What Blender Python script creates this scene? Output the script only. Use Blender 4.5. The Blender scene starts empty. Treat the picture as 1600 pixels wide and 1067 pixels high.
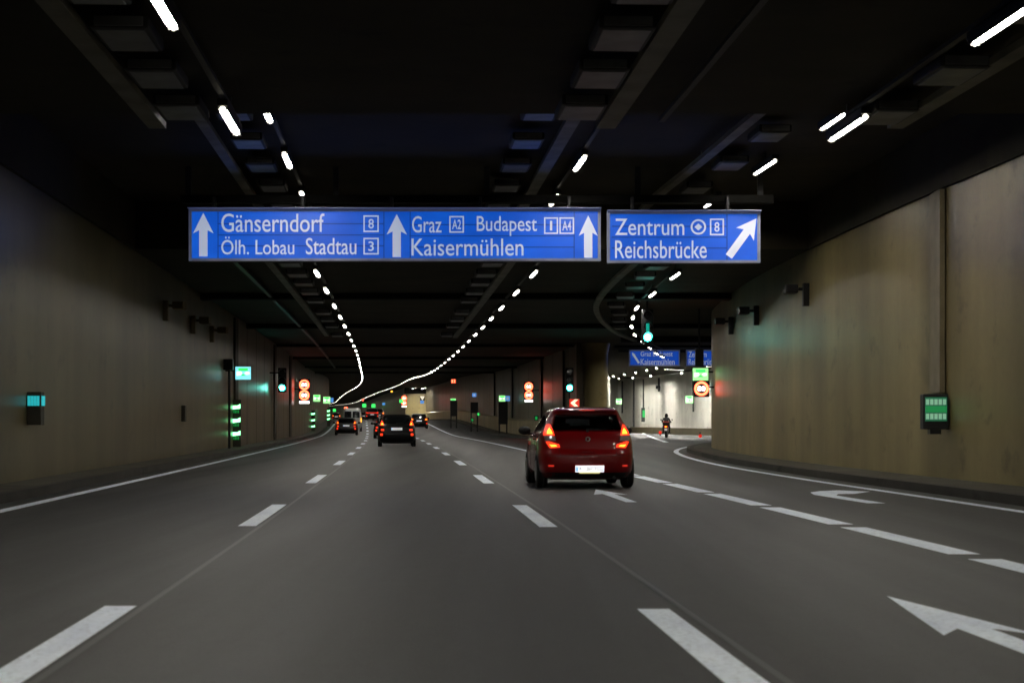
import bpy, bmesh, math, random
from mathutils import Vector, Matrix
random.seed(4)
R = math.radians
scene = bpy.context.scene
COL = scene.collection

# ------------------------------------------------------------------ camera
F, EYE = 2925.0, 1.23            # focal length in pixels of a 1600 px frame, eye height in metres
cam = bpy.data.cameras.new('camera'); cam_o = bpy.data.objects.new('camera', cam); COL.objects.link(cam_o)
cam_o.location = (0, 0, EYE); cam_o.rotation_euler = (R(90), 0, 0)
cam.sensor_width = 36; cam.lens = F / 1600 * 36; cam.shift_y = 123.5 / 1600
cam.clip_start = 0.1; cam.clip_end = 3000
cam.dof.use_dof = True; cam.dof.focus_distance = 90; cam.dof.aperture_fstop = 4.0
scene.camera = cam_o
# ------------------------------------------------------------------ world and exposure
w = bpy.data.worlds.new('World'); scene.world = w; w.use_nodes = True
w.node_tree.nodes['Background'].inputs[0].default_value = (0.004, 0.0042, 0.0045, 1)
w.node_tree.nodes['Background'].inputs[1].default_value = 0.3
vs = scene.view_settings
vs.view_transform = 'Standard'; vs.look = 'None'; vs.gamma = 1; vs.exposure = 0.0
scene.cycles.use_denoising = True
scene.cycles.use_light_tree = True
scene.cycles.max_bounces = 6
scene.cycles.diffuse_bounces = 3
scene.cycles.caustics_reflective = False; scene.cycles.caustics_refractive = False
scene.cycles.sample_clamp_indirect = 4.0
LAMP = 175.0

# ------------------------------------------------------------------ helpers
def interp(tab, x):
    n = len(tab)
    if x <= tab[0][0]:
        (a, b), (c, d) = tab[0], tab[1]; return b + (x - a) * (d - b) / (c - a)
    if x >= tab[-1][0]:
        (a, b), (c, d) = tab[-2], tab[-1]; return d + (x - c) * (d - b) / (c - a)
    i = 0
    while tab[i + 1][0] < x: i += 1
    def sl(k):
        if k <= 0: return (tab[1][1] - tab[0][1]) / (tab[1][0] - tab[0][0])
        if k >= n - 1: return (tab[-1][1] - tab[-2][1]) / (tab[-1][0] - tab[-2][0])
        return (tab[k + 1][1] - tab[k - 1][1]) / (tab[k + 1][0] - tab[k - 1][0])
    x0, y0 = tab[i]; x1, y1 = tab[i + 1]; h = x1 - x0; t = (x - x0) / h
    m0, m1 = sl(i) * h, sl(i + 1) * h
    return (2*t**3-3*t*t+1)*y0 + (t**3-2*t*t+t)*m0 + (-2*t**3+3*t*t)*y1 + (t**3-t*t)*m1

L1T = [(-90, 2.0), (-40, .1), (0, -1.95), (12, -2.57), (24, -3.21), (39.5, -4.12), (54.5, -5.02), (68, -5.87), (82, -6.76), (95, -7.62),
       (109, -8.57), (122, -9.5), (138, -10.7), (156, -12.05), (180, -13.9), (210, -16.3), (240, -18.7), (265, -20.9),
       (290, -23.4), (320, -26.8), (360, -31.4), (450, -41.0), (550, -51.6), (600, -58.5), (700, -76), (800, -100), (860, -118)]
def L1(y): return interp(L1T, y)
def gz(y):
    t = min(1, max(0, (y - 140) / 120)); return 1.3 * t * t * (3 - 2 * t)
XRT = [(-90, 11.5), (-30, 9.8), (0, 8.3), (12, 7.62), (25.2, 6.88), (30.5, 6.6), (38.3, 6.15), (48.3, 5.78), (55, 5.72), (62, 5.85), (68, 6.1), (74.2, 6.5),
       (81.8, 7.35), (89, 8.5), (97, 10.1), (104, 11.9), (111, 14.0), (118, 17.0), (124, 21.0), (128, 27.0), (130, 36.0), (131, 48.0)]
def XR(y): return interp(XRT, y)

def rgb(r, g, b):
    f = lambda c: (c/255)/12.92 if c/255 <= .04045 else ((c/255+.055)/1.055)**2.4
    return (f(r), f(g), f(b))

def newmat(name):
    m = bpy.data.materials.new(name); m.use_nodes = True
    return m, m.node_tree.nodes, m.node_tree.links, m.node_tree.nodes['Principled BSDF']

def mat(name, col, rough=.6, metal=0, emit=None, strength=0, coat=0, spec=.4, var=0.12, vscale=3.0):
    m, N, L, b = newmat(name)
    b.inputs['Roughness'].default_value = rough; b.inputs['Metallic'].default_value = metal
    b.inputs['Coat Weight'].default_value = coat; b.inputs['Coat Roughness'].default_value = .04
    b.inputs['Specular IOR Level'].default_value = spec
    if var:
        tc = N.new('ShaderNodeTexCoord'); n = N.new('ShaderNodeTexNoise'); n.inputs['Scale'].default_value = vscale
        n.inputs['Detail'].default_value = 5
        L.new(tc.outputs['Object'], n.inputs['Vector'])
        r = N.new('ShaderNodeValToRGB'); L.new(n.outputs['Fac'], r.inputs['Fac'])
        r.color_ramp.elements[0].position = .3; r.color_ramp.elements[1].position = .7
        r.color_ramp.elements[0].color = tuple(c * (1 - var) for c in col) + (1,)
        r.color_ramp.elements[1].color = tuple(c * (1 + var) for c in col) + (1,)
        L.new(r.outputs['Color'], b.inputs['Base Color'])
    else:
        b.inputs['Base Color'].default_value = tuple(col) + (1,)
    if emit:
        b.inputs['Emission Color'].default_value = tuple(emit) + (1,); b.inputs['Emission Strength'].default_value = strength
    return m

def noise(N, L, tc, scale, mapping, detail=5, rough=.55):
    mp = N.new('ShaderNodeMapping'); mp.inputs['Scale'].default_value = mapping
    L.new(tc.outputs['Object'], mp.inputs['Vector'])
    n = N.new('ShaderNodeTexNoise'); n.inputs['Scale'].default_value = scale; n.inputs['Detail'].default_value = detail
    n.inputs['Roughness'].default_value = rough
    L.new(mp.outputs['Vector'], n.inputs['Vector']); return n
def ramp(N, L, src, stops):
    r = N.new('ShaderNodeValToRGB'); L.new(src, r.inputs['Fac']); e = r.color_ramp.elements
    while len(e) < len(stops): e.new(.5)
    for k, (p, c) in enumerate(stops):
        e[k].position = p; e[k].color = (c, c, c, 1) if not hasattr(c, '__len__') else tuple(c) + (1,)
    return r
def mul(N, L, a, b, fac=1.0):
    m = N.new('ShaderNodeMix'); m.data_type = 'RGBA'; m.blend_type = 'MULTIPLY'; m.inputs[0].default_value = fac
    L.new(a, m.inputs[6]); L.new(b, m.inputs[7]); return m.outputs[2]

def concrete(name, col, streak=.35, gloss=.36):
    """board-marked tunnel concrete: vertical streaks, blotches and faint pour joints"""
    m, N, L, b = newmat(name); tc = N.new('ShaderNodeTexCoord')
    base = ramp(N, L, noise(N, L, tc, 1.0, (.35, .35, .25), 4).outputs['Fac'],
                [(.3, tuple(c * .8 for c in col)), (.7, tuple(c * 1.15 for c in col))])
    st = ramp(N, L, noise(N, L, tc, 1.0, (.55, .55, .035), 4, .5).outputs['Fac'], [(.30, 1 - streak), (.66, 1.0)])
    st2 = ramp(N, L, noise(N, L, tc, 1.0, (1.6, 1.6, .06), 3, .5).outputs['Fac'], [(.3, .88), (.7, 1.0)])
    fine = ramp(N, L, noise(N, L, tc, 1.0, (6, 6, 6), 6, .7).outputs['Fac'], [(.3, .88), (.7, 1.0)])
    stain = ramp(N, L, noise(N, L, tc, 1.0, (.45, .45, .9), 3, .5).outputs['Fac'], [(.62, 1.0), (.74, .72)])
    c = mul(N, L, base.outputs['Color'], st.outputs['Color']); c = mul(N, L, c, st2.outputs['Color'])
    scuff = ramp(N, L, noise(N, L, tc, 1.0, (.9, .9, 1.3), 5, .6).outputs['Fac'], [(.60, 1.0), (.70, .62)])
    c = mul(N, L, c, fine.outputs['Color']); c = mul(N, L, c, stain.outputs['Color']); c = mul(N, L, c, scuff.outputs['Color'])
    L.new(c, b.inputs['Base Color']); b.inputs['Roughness'].default_value = gloss
    b.inputs['Specular IOR Level'].default_value = .4 if gloss < .5 else .2
    bp = N.new('ShaderNodeBump'); bp.inputs['Strength'].default_value = .10; bp.inputs['Distance'].default_value = .01
    L.new(noise(N, L, tc, 1.0, (3, 3, 3), 4).outputs['Fac'], bp.inputs['Height']); L.new(bp.outputs['Normal'], b.inputs['Normal'])
    return m

def asphalt():
    m, N, L, b = newmat('asphalt'); tc = N.new('ShaderNodeTexCoord')
    base = ramp(N, L, noise(N, L, tc, 1.0, (.16, .045, 1), 4).outputs['Fac'], [(.30, (.0320, .0308, .0295)), (.70, (.0440, .0424, .0402))])
    lane = ramp(N, L, noise(N, L, tc, 1.0, (1.3, .018, 1), 3).outputs['Fac'], [(.36, .80), (.6, 1.0)])
    gr = ramp(N, L, noise(N, L, tc, 1.0, (55, 55, 55), 3, .7).outputs['Fac'], [(.3, .45), (.7, 1.40)])
    gr2 = ramp(N, L, noise(N, L, tc, 1.0, (7, 3, 7), 4, .7).outputs['Fac'], [(.3, .86), (.7, 1.08)])
    c = mul(N, L, base.outputs['Color'], lane.outputs['Color']); c = mul(N, L, c, gr.outputs['Color']); c = mul(N, L, c, gr2.outputs['Color'])
    oil = ramp(N, L, noise(N, L, tc, 1.0, (1.1, .35, 1), 6, .7).outputs['Fac'], [(.60, 1.0), (.72, .80)])
    crack = ramp(N, L, noise(N, L, tc, 1.0, (2.2, .25, 1), 8, .75).outputs['Fac'], [(.485, 1.0), (.497, .72), (.503, .72), (.515, 1.0)])
    c = mul(N, L, c, oil.outputs['Color']); c = mul(N, L, c, crack.outputs['Color'], .35)
    L.new(c, b.inputs['Base Color']); rr = ramp(N, L, noise(N, L, tc, 1.0, (1.1, .03, 1), 4).outputs['Fac'], [(.35, .57), (.65, .63)]); L.new(rr.outputs['Color'], b.inputs['Roughness']); b.inputs['Specular IOR Level'].default_value = .34
    bp = N.new('ShaderNodeBump'); bp.inputs['Strength'].default_value = .5; bp.inputs['Distance'].default_value = .008
    L.new(noise(N, L, tc, 1.0, (70, 70, 70), 3).outputs['Fac'], bp.inputs['Height']); L.new(bp.outputs['Normal'], b.inputs['Normal'])
    return m

def road_paint():
    m, N, L, b = newmat('road_paint'); tc = N.new('ShaderNodeTexCoord')
    base = ramp(N, L, noise(N, L, tc, 1.0, (2.5, .5, 1), 5, .65).outputs['Fac'], [(.3, (.62, .69, .82)), (.6, (.84, .92, 1.0))])  # blue-white base stands in for the light of headlights that are not built
    w_ = ramp(N, L, noise(N, L, tc, 1.0, (22, 22, 22), 5, .8).outputs['Fac'], [(.34, .55), (.50, 1.0)])
    L.new(mul(N, L, base.outputs['Color'], w_.outputs['Color']), b.inputs['Base Color']); b.inputs['Roughness'].default_value = .6
    return m

M = {}
M['asphalt'] = asphalt(); M['paint'] = road_paint()
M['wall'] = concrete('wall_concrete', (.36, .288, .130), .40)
M['wall_left'] = concrete('dimmed_wall_concrete', (.165, .132, .062), .42)  # same concrete, darkened to stand in for weaker lamp light on the left
M['wall_dark'] = concrete('dark_concrete', (.13, .108, .062), .36)  # darker version of the wall concrete
M['wall_pale'] = concrete('pale_concrete', (.78, .77, .70), .22)  # pale tone, raised further in place of brighter exit lamps
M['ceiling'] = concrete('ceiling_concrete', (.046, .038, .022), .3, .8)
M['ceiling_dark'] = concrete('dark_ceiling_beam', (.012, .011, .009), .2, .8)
M['walkway'] = concrete('walkway_concrete', (.085, .078, .06), .2, .8)
M['kerb'] = concrete('kerb_concrete', (.05, .047, .04), .2, .8)
M['tray'] = mat('galvanised_tray', (.20, .19, .15), .6, .1, var=.3, vscale=1.5)
M['duct'] = mat('dull_steel', (.055, .05, .038), .6, .2, var=.2)
M['black'] = mat('black_plastic', (.012, .012, .013), .45)
M['dark'] = mat('dark_grey_metal', (.035, .035, .037), .5, .2)
M['rubber'] = mat('tyre_rubber', (.014, .014, .014), .8, var=.25)
M['housing'] = mat('lamp_housing', (.018, .018, .017), .6, .0)
M['offglass'] = mat('unlit_lamp_glass', (.14, .142, .15), .4, var=.4, vscale=2.0)
M['lamp'] = mat('lamp_light', (.8, .8, .8), .5, emit=(.98, .94, .84), strength=LAMP, var=0)
M['lampend'] = mat('lamp_end_lens', (.8, .8, .8), .5, emit=(1.0, .93, .74), strength=7, var=0)
M['lampstrong'] = mat('exit_lamp_light', (.8, .8, .8), .5, emit=(1.0, .96, .86), strength=LAMP*4.6, var=0)
M['blue'] = None
def sign_blue():
    m, N, L, b = newmat('sign_blue'); tc = N.new('ShaderNodeTexCoord')
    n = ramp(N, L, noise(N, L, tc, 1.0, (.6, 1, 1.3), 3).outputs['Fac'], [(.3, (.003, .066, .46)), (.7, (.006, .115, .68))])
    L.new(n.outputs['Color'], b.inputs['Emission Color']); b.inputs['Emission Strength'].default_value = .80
    b.inputs['Base Color'].default_value = (.01, .05, .3, 1); b.inputs['Roughness'].default_value = .4
    return m
M['blue'] = sign_blue()
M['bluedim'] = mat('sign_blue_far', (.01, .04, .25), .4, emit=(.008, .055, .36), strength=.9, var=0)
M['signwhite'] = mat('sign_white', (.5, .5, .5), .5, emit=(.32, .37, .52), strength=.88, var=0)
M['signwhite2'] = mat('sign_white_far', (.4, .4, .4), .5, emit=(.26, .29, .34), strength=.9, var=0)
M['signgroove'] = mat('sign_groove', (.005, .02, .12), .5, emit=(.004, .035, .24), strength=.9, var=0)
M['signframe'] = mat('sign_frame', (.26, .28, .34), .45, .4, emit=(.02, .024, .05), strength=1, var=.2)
M['green'] = mat('signal_green', (.05, .5, .4), .3, emit=(.02, 1.0, .72), strength=30, var=0)
M['greencore'] = mat('signal_green_core', (.3, .8, .7), .3, emit=(.35, 1.0, .88), strength=40, var=0)
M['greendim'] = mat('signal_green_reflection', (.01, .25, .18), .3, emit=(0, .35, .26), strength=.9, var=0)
M['lensoff'] = mat('unlit_lens', (.01, .012, .012), .2, coat=.5, var=0)
M['red'] = mat('led_red', (.5, .02, .01), .3, emit=(1.0, .085, .035), strength=9, var=0)
M['ledwhite'] = mat('led_white', (.8, .8, .8), .3, emit=(1.0, .97, .92), strength=3, var=0)
M['exitgreen'] = mat('exit_sign_green', (.05, .5, .1), .4, emit=(.06, .95, .16), strength=1.1, var=0)
M['exitpale'] = mat('exit_sign_pale_green', (.4, .8, .4), .4, emit=(.42, 1.0, .36), strength=1.1, var=0)
M['exitcyan'] = mat('exit_sign_cyan', (.3, .7, .7), .4, emit=(.25, .80, .92), strength=1.15, var=0)
M['picto'] = mat('pictogram_white', (.8, .8, .8), .4, emit=(.9, 1.0, .92), strength=1.6, var=0)
M['dimgreen'] = mat('dim_green_panel', (.02, .2, .1), .4, emit=(.015, .085, .04), strength=1, var=0)
M['midgreen'] = mat('mid_green_panel', (.02, .3, .08), .4, emit=(.012, .17, .05), strength=1, var=0)
M['pblue'] = mat('small_sign_blue', (.02, .1, .5), .4, emit=(.10, .32, .78), strength=.8, var=0)
M['ledgreen'] = mat('led_green', (.1, .6, .2), .4, emit=(.22, 1.0, .36), strength=5.0, var=0)
M['ledgreendim'] = mat('led_green_dim', (.02, .3, .08), .4, emit=(.01, .32, .06), strength=.9, var=0)
M['teal'] = mat('teal_lit_panel', (.05, .4, .42), .4, emit=(.02, .42, .46), strength=.9, var=0)
M['chevred'] = mat('chevron_red', (.6, .03, .02), .4, emit=(.75, .04, .02), strength=.9, var=0)
M['chevwhite'] = mat('chevron_white', (.8, .8, .7), .4, emit=(1.0, .90, .62), strength=1.2, var=0)
M['glass'] = mat('dark_car_glass', (.006, .007, .008), .06, spec=.6, var=0)
def car_glass():
    m, N, L, b = newmat('clear_car_glass'); out = [n for n in N if n.type == 'OUTPUT_MATERIAL'][0]
    tr = N.new('ShaderNodeBsdfTransparent'); tr.inputs[0].default_value = (.52, .56, .55, 1)
    gl = N.new('ShaderNodeBsdfGlossy'); gl.inputs['Roughness'].default_value = .03
    fr = N.new('ShaderNodeFresnel'); fr.inputs['IOR'].default_value = 1.5
    mx = N.new('ShaderNodeMixShader'); L.new(fr.outputs[0], mx.inputs[0]); L.new(tr.outputs[0], mx.inputs[1]); L.new(gl.outputs[0], mx.inputs[2])
    L.new(mx.outputs[0], out.inputs['Surface']); return m
M['clearglass'] = car_glass(); M['seat'] = mat('car_seat_fabric', (.015, .015, .016), .8)
M['plate'] = mat('number_plate', (.8, .8, .8), .4, emit=(.95, .96, 1.0), strength=1.12, var=0)  # emission stands in for the light of a plate lamp
M['platedim'] = mat('number_plate_dim', (.75, .76, .8), .4, emit=(.5, .5, .55), strength=.5, var=0)  # same stand-in plate light, weaker
M['plateyellow'] = mat('plate_glow_yellow', (.8, .75, .4), .4, emit=(.9, .85, .35), strength=.7, var=0)
M['platetext'] = mat('plate_text', (.03, .03, .035), .5, var=0)
M['euroblue'] = mat('plate_blue', (.2, .5, .8), .5, emit=(.25, .6, .9), strength=.7, var=0)
M['chrome'] = mat('chrome', (.75, .75, .78), .12, 1.0, var=0)
M['rim'] = mat('alloy_rim', (.35, .35, .37), .3, .9, var=0)
M['tail'] = mat('tail_light_red', (.5, .02, .01), .2, emit=(1.0, .045, .012), strength=1.7, coat=.3, var=0)
M['tailhot'] = mat('tail_light_core', (.9, .4, .05), .2, emit=(1.0, .42, .03), strength=2.6, var=0)
M['tailoff'] = mat('tail_light_clear', (.38, .30, .30), .15, coat=.6, var=0)
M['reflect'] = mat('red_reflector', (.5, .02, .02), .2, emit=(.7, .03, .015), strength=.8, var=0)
M['redpaint'] = mat('red_car_paint', (.22, .001, .003), .35, .0, coat=.9, spec=.2, var=.05)
M['blackpaint'] = mat('black_car_paint', (.0025, .0025, .003), .35, .0, coat=.12, spec=.22, var=0)
M['greypaint'] = mat('dark_grey_car_paint', (.005, .0055, .007), .4, .0, coat=.2, spec=.3, var=0)
M['whitepaint'] = mat('white_van_paint', (.55, .56, .56), .3, 0, coat=.8, var=.06)
M['silver'] = mat('silver_car_paint', (.26, .27, .29), .3, .5, coat=1.0, var=0)
M['cloth'] = mat('black_riding_suit', (.012, .013, .015), .7)
M['helmet'] = mat('black_helmet', (.015, .015, .016), .2, coat=.8, var=0)
M['casered'] = mat('top_case_red_band', (.42, .07, .05), .3, emit=(.30, .05, .035), strength=.6, var=0)

def mk(name, bm, m, parent=None, smooth=False):
    me = bpy.data.meshes.new(name); bm.normal_update(); bm.to_mesh(me); bm.free()
    o = bpy.data.objects.new(name, me); COL.objects.link(o)
    ms = m if isinstance(m, (list, tuple)) else [m]
    for x in ms: me.materials.append(M[x] if isinstance(x, str) else x)
    if smooth:
        for p in me.polygons: p.use_smooth = True
    if parent is not None: o.parent = parent
    return o
def tag(o, label, cat, group=None):
    o['label'] = label; o['category'] = cat
    if group: o['group'] = group
    return o
def thing(name, label, cat, loc, rz=0, group=None):
    o = bpy.data.objects.new(name, None); COL.objects.link(o); o.empty_display_size = .3
    o.location = loc; o.rotation_euler = (0, 0, rz); return tag(o, label, cat, group)
def struct(name, bm, m, smooth=False):
    o = mk(name, bm, m, None, smooth); o['kind'] = 'structure'; return o
def kids(o): return [c for c in o.children]
def copy_tree(o, parent=None):
    c = o.copy(); COL.objects.link(c); c.parent = parent
    for ch in kids(o): copy_tree(ch, c)
    return c
def B(): return bmesh.new()
def box(bm, x0, x1, y0, y1, z0, z1, bev=0):
    g = bmesh.ops.create_cube(bm, size=1)['verts']
    for v in g:
        v.co = Vector(((x0+x1)/2 + v.co.x*(x1-x0), (y0+y1)/2 + v.co.y*(y1-y0), (z0+z1)/2 + v.co.z*(z1-z0)))
    if bev:
        es = {e for v in g for e in v.link_edges}
        bmesh.ops.bevel(bm, geom=list(es), offset=bev, segments=2, affect='EDGES', profile=.6)
    return bm
def cyl(bm, p0, p1, r0, r1=None, n=16, caps=True):
    p0, p1 = Vector(p0), Vector(p1); r1 = r0 if r1 is None else r1
    d = (p1 - p0).normalized(); a = d.orthogonal().normalized(); b = d.cross(a)
    A = [bm.verts.new(p0 + r0*(a*math.cos(t)+b*math.sin(t))) for t in [2*math.pi*k/n for k in range(n)]]
    C = [bm.verts.new(p1 + r1*(a*math.cos(t)+b*math.sin(t))) for t in [2*math.pi*k/n for k in range(n)]]
    for k in range(n): bm.faces.new((A[k], A[(k+1) % n], C[(k+1) % n], C[k]))
    if caps: bm.faces.new(A[::-1]); bm.faces.new(C)
    return bm
def prism(bm, pts, y0, y1):
    """polygon in x,z given thickness along y"""
    A = [bm.verts.new((x, y0, z)) for x, z in pts]; C = [bm.verts.new((x, y1, z)) for x, z in pts]; n = len(pts)
    bm.faces.new(A); bm.faces.new(C[::-1])
    for k in range(n): bm.faces.new((A[(k+1) % n], A[k], C[k], C[(k+1) % n]))
    return bm
def ring(bm, cx, cz, r0, r1, y0, y1, n=32):
    for yy in (y0, y1):
        pass
    P = lambda r, k, y: bm.verts.new((cx + r*math.cos(2*math.pi*k/n), y, cz + r*math.sin(2*math.pi*k/n)))
    a = [P(r0, k, y0) for k in range(n)]; b = [P(r1, k, y0) for k in range(n)]
    c = [P(r0, k, y1) for k in range(n)]; d = [P(r1, k, y1) for k in range(n)]
    for k in range(n):
        j = (k+1) % n
        bm.faces.new((a[k], b[k], b[j], a[j])); bm.faces.new((c[k], c[j], d[j], d[k]))
        bm.faces.new((b[k], d[k], d[j], b[j])); bm.faces.new((a[k], a[j], c[j], c[k]))
    return bm
def disc(bm, cx, cz, r, y0, y1, n=24):
    return prism(bm, [(cx + r*math.cos(2*math.pi*k/n), cz + r*math.sin(2*math.pi*k/n)) for k in range(n)], y0, y1)
def sweep(bm, path, sec, closed=True, caps=True):
    """sweep section (offset to the right, up) along a list of 3-D points"""
    rows = []
    for i, p in enumerate(path):
        a = path[max(0, i-1)]; b = path[min(len(path)-1, i+1)]
        d = Vector((b[0]-a[0], b[1]-a[1], 0)).normalized(); nr = Vector((d.y, -d.x, 0))
        rows.append([bm.verts.new(Vector(p) + nr*s + Vector((0, 0, z))) for s, z in sec])
    n = len(sec)
    for r0, r1 in zip(rows, rows[1:]):
        for k in range(n if closed else n-1):
            j = (k+1) % n; bm.faces.new((r0[k], r0[j], r1[j], r1[k]))
    if closed and caps: bm.faces.new(rows[0]); bm.faces.new(rows[-1][::-1])
    bmesh.ops.recalc_face_normals(bm, faces=bm.faces) if closed else None
    return bm
def frange(a, b, s):
    n = max(1, int(math.ceil((b-a)/s))); return [a + (b-a)*k/n for k in range(n+1)]
def steps(a, b):
    ys = []; y = a
    while y < b: ys.append(y); y += 2.0 if y < 130 else (5.0 if y < 300 else 10.0)
    ys.append(b); return ys
def mpath(off, a, b, dz=0):
    f = off if callable(off) else (lambda y: off)
    return [(L1(y) + f(y), y, gz(y) + dz) for y in steps(a, b)]
def text(name, s, x0, x1, z0, z1, y, m, parent, bold=.0, thick=.01):
    c = bpy.data.curves.new(name, 'FONT'); c.body = s; c.size = 1; c.offset = bold; c.extrude = .01; c.resolution_u = 4
    t = bpy.data.objects.new(name, c); COL.objects.link(t)
    me = bpy.data.meshes.new_from_object(t); bpy.data.objects.remove(t)
    xs = [v.co.x for v in me.vertices]; ys = [v.co.y for v in me.vertices]
    ax, bx_, ay, by = min(xs), max(xs), min(ys), max(ys)
    for v in me.vertices:
        v.co = Vector((x0 + (v.co.x-ax)/(bx_-ax)*(x1-x0), y - (thick if v.co.z > 0 else 0), z0 + (v.co.y-ay)/(by-ay)*(z1-z0)))
    me.name = name; me.materials.clear(); me.materials.append(M[m])
    o = bpy.data.objects.new(name, me); COL.objects.link(o); o.parent = parent; return o
ORD = 'first second third fourth fifth sixth seventh eighth ninth tenth eleventh twelfth thirteenth fourteenth fifteenth sixteenth seventeenth eighteenth nineteenth twentieth'.split()

# ------------------------------------------------------------------ road
Y0, YE = -80.0, 850.0
CEIL = 5.55
bm = B(); rows = []
for y in steps(Y0, YE):
    z = gz(y); rows.append([bm.verts.new((L1(y) + o, y, z)) for o in (-4.3, -1, 2.2, 5.2, 8.5, 12.3)])
for a, b in zip(rows, rows[1:]):
    for k in range(5): bm.faces.new((a[k], a[k+1], b[k+1], b[k]))
struct('road', bm, 'asphalt')
bm = B(); rows = []
for y in steps(Y0, 240):
    rows.append([bm.verts.new((L1(y) + 12.3 if k == 0 else L1(y) + 12.3 + (50 - L1(y) - 12.3)*k/4, y, 0)) for k in range(5)])
for a, b in zip(rows, rows[1:]):
    for k in range(4): bm.faces.new((a[k], a[k+1], b[k+1], b[k]))
struct('exit_road', bm, 'asphalt')

# ------------------------------------------------------------------ painted lines
Z4 = .005
def dash_line(off, spans, width):
    bm = B()
    for a, b in spans:
        n = 1 if b - a < 3 else 3; ys = [a + (b-a)*k/n for k in range(n+1)]
        r = []
        for y in ys:
            r.append([bm.verts.new((L1(y)+off-width/2, y, gz(y)+Z4)), bm.verts.new((L1(y)+off+width/2, y, gz(y)+Z4))])
        for p, q in zip(r, r[1:]): bm.faces.new((p[0], p[1], q[1], q[0]))
    return bm
def spans(first_end, period, length, lo, hi):
    out = []; e = first_end
    while e - period > lo: e -= period
    while e < hi: out.append((e-length, e)); e += period
    return out
o = struct('lane_line', dash_line(0, spans(12.4, 15.0, 5.6, -20, 560), .21), 'paint'); o['label'] = 'broken white lane line on the left of the middle lane'
o = struct('lane_line', dash_line(3.5, spans(12.2, 15.0, 5.6, -20, 560), .21), 'paint'); o['label'] = 'broken white lane line on the right of the middle lane'
o = struct('exit_lane_line', dash_line(7.0, spans(16.6, 4.95, 4.35, -12, 58), .30), 'paint'); o['label'] = 'closely spaced wide white dashes along the exit lane'
def solid(off, a, b, w):
    return sweep(B(), mpath(off, a, b, Z4), [(-w/2, 0), (w/2, 0)], closed=False)
o = struct('edge_line', solid(-3.65, Y0, 700, .2), 'paint'); o['label'] = 'solid white line along the left kerb'
o = struct('edge_line', solid(7.0, 66, 700, .2), 'paint'); o['label'] = 'solid white line starting beyond the red car and following the far wall'
xr_path = [(XR(y), y, Z4) for y in frange(-80, 117, 1.5)] + [(XR(y), y, Z4) for y in frange(117.5, 130.8, .5)]
o = struct('edge_line', sweep(B(), xr_path, [(-.1, 0), (.1, 0)], closed=False), 'paint'); o['label'] = 'solid white line curving off to the right along the exit'
# joint seams in the asphalt beside the two lane lines
M['seam'] = mat('tar_seam', (.022, .021, .02), .5, var=.2)
for off in (3.70, .16):
    o = struct('road_seam', solid(off, Y0, 400, .045), 'seam')
# direction arrows
def arrow_poly(pts):
    bm = B(); vs = [bm.verts.new((x, y, Z4)) for x, y in pts]; f = bm.faces.new(vs); bm.normal_update()
    bmesh.ops.triangulate(bm, faces=[f]); return bm
def straight_arrow(ytip, L, off=5.25):
    def P(dx, y): return (L1(y) + off + dx, y)
    return arrow_poly([P(0, ytip), P(-.28, ytip-2.4), P(-.10, ytip-2.05), P(-.085, ytip-L), P(.085, ytip-L), P(.10, ytip-2.05), P(.28, ytip-2.4)])
o = struct('road_arrow', straight_arrow(13.1, 6.0), 'paint'); o['label'] = 'large white arrow painted at the lower right'
o = struct('road_arrow', straight_arrow(33.4, 5.2), 'paint'); o['label'] = 'white arrow painted right behind the red car'
o = struct('road_arrow', arrow_poly([(5.0, 31.0), (5.10, 32.0), (5.35, 32.6), (5.75, 33.0), (6.2, 32.4), (5.75, 31.4), (5.45, 31.3), (5.32, 30.7), (5.55, 27.8), (5.28, 27.8)]), 'paint')
o['label'] = 'bent white turn arrow in the exit lane'

# ------------------------------------------------------------------ walls
def wall_thing(name, label, profile, path, m='wall'):
    o = mk(name, sweep(B(), path, profile, closed=True), m); return tag(o, label, 'wall')
wl = thing('tunnel_wall', 'long beige concrete wall along the left side of the tunnel', 'wall', (L1(0)-5, 0, 0))
def rel(path, root): 
    l = root.location; return [(p[0]-l[0], p[1]-l[1], p[2]-l[2]) for p in path]
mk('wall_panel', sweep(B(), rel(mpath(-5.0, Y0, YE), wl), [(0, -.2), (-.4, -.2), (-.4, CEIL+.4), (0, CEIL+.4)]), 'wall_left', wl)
# vertical shadow joints between the wall panels (thin recessed strips)
M['joint'] = mat('wall_joint', (.06, .052, .036), .8)
for k, y in enumerate(frange(78, 300, 6.0)):
    x = L1(y)-5.0; bm = B()
    box(bm, x-.05-wl.location.x, x+.004-wl.location.x, y-.03, y+.03, gz(y)+.1, CEIL+gz(y)-.02)
    mk('joint', bm, 'joint', wl)
# right wall of the exit side
def woff(y): return 1.72 if y < 50 else max(1.42, 1.72-(y-50)*.0125)
def rnormal(path, i):
    a = path[max(0, i-1)]; b = path[min(len(path)-1, i+1)]; d = Vector((b[0]-a[0], b[1]-a[1], 0)).normalized(); return Vector((d.y, -d.x, 0))
rw_path = []
for i, p in enumerate(xr_path):
    q = Vector(p) + rnormal(xr_path, i)*woff(p[1]); rw_path.append((q.x, q.y, 0))
def XW(y):
    for a, b in zip(rw_path, rw_path[1:]):
        if a[1] <= y <= b[1]: return a[0] + (y-a[1])/(b[1]-a[1])*(b[0]-a[0])
    return rw_path[0][0]
wr = thing('tunnel_wall', 'beige concrete wall curving away on the right of the exit lane', 'wall', (XW(20), 20, 0))
mk('wall_panel', sweep(B(), rel(rw_path, wr), [(0, -.2), (.4, -.2), (.4, CEIL+.1), (0, CEIL+.1)]), 'wall', wr)
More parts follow.
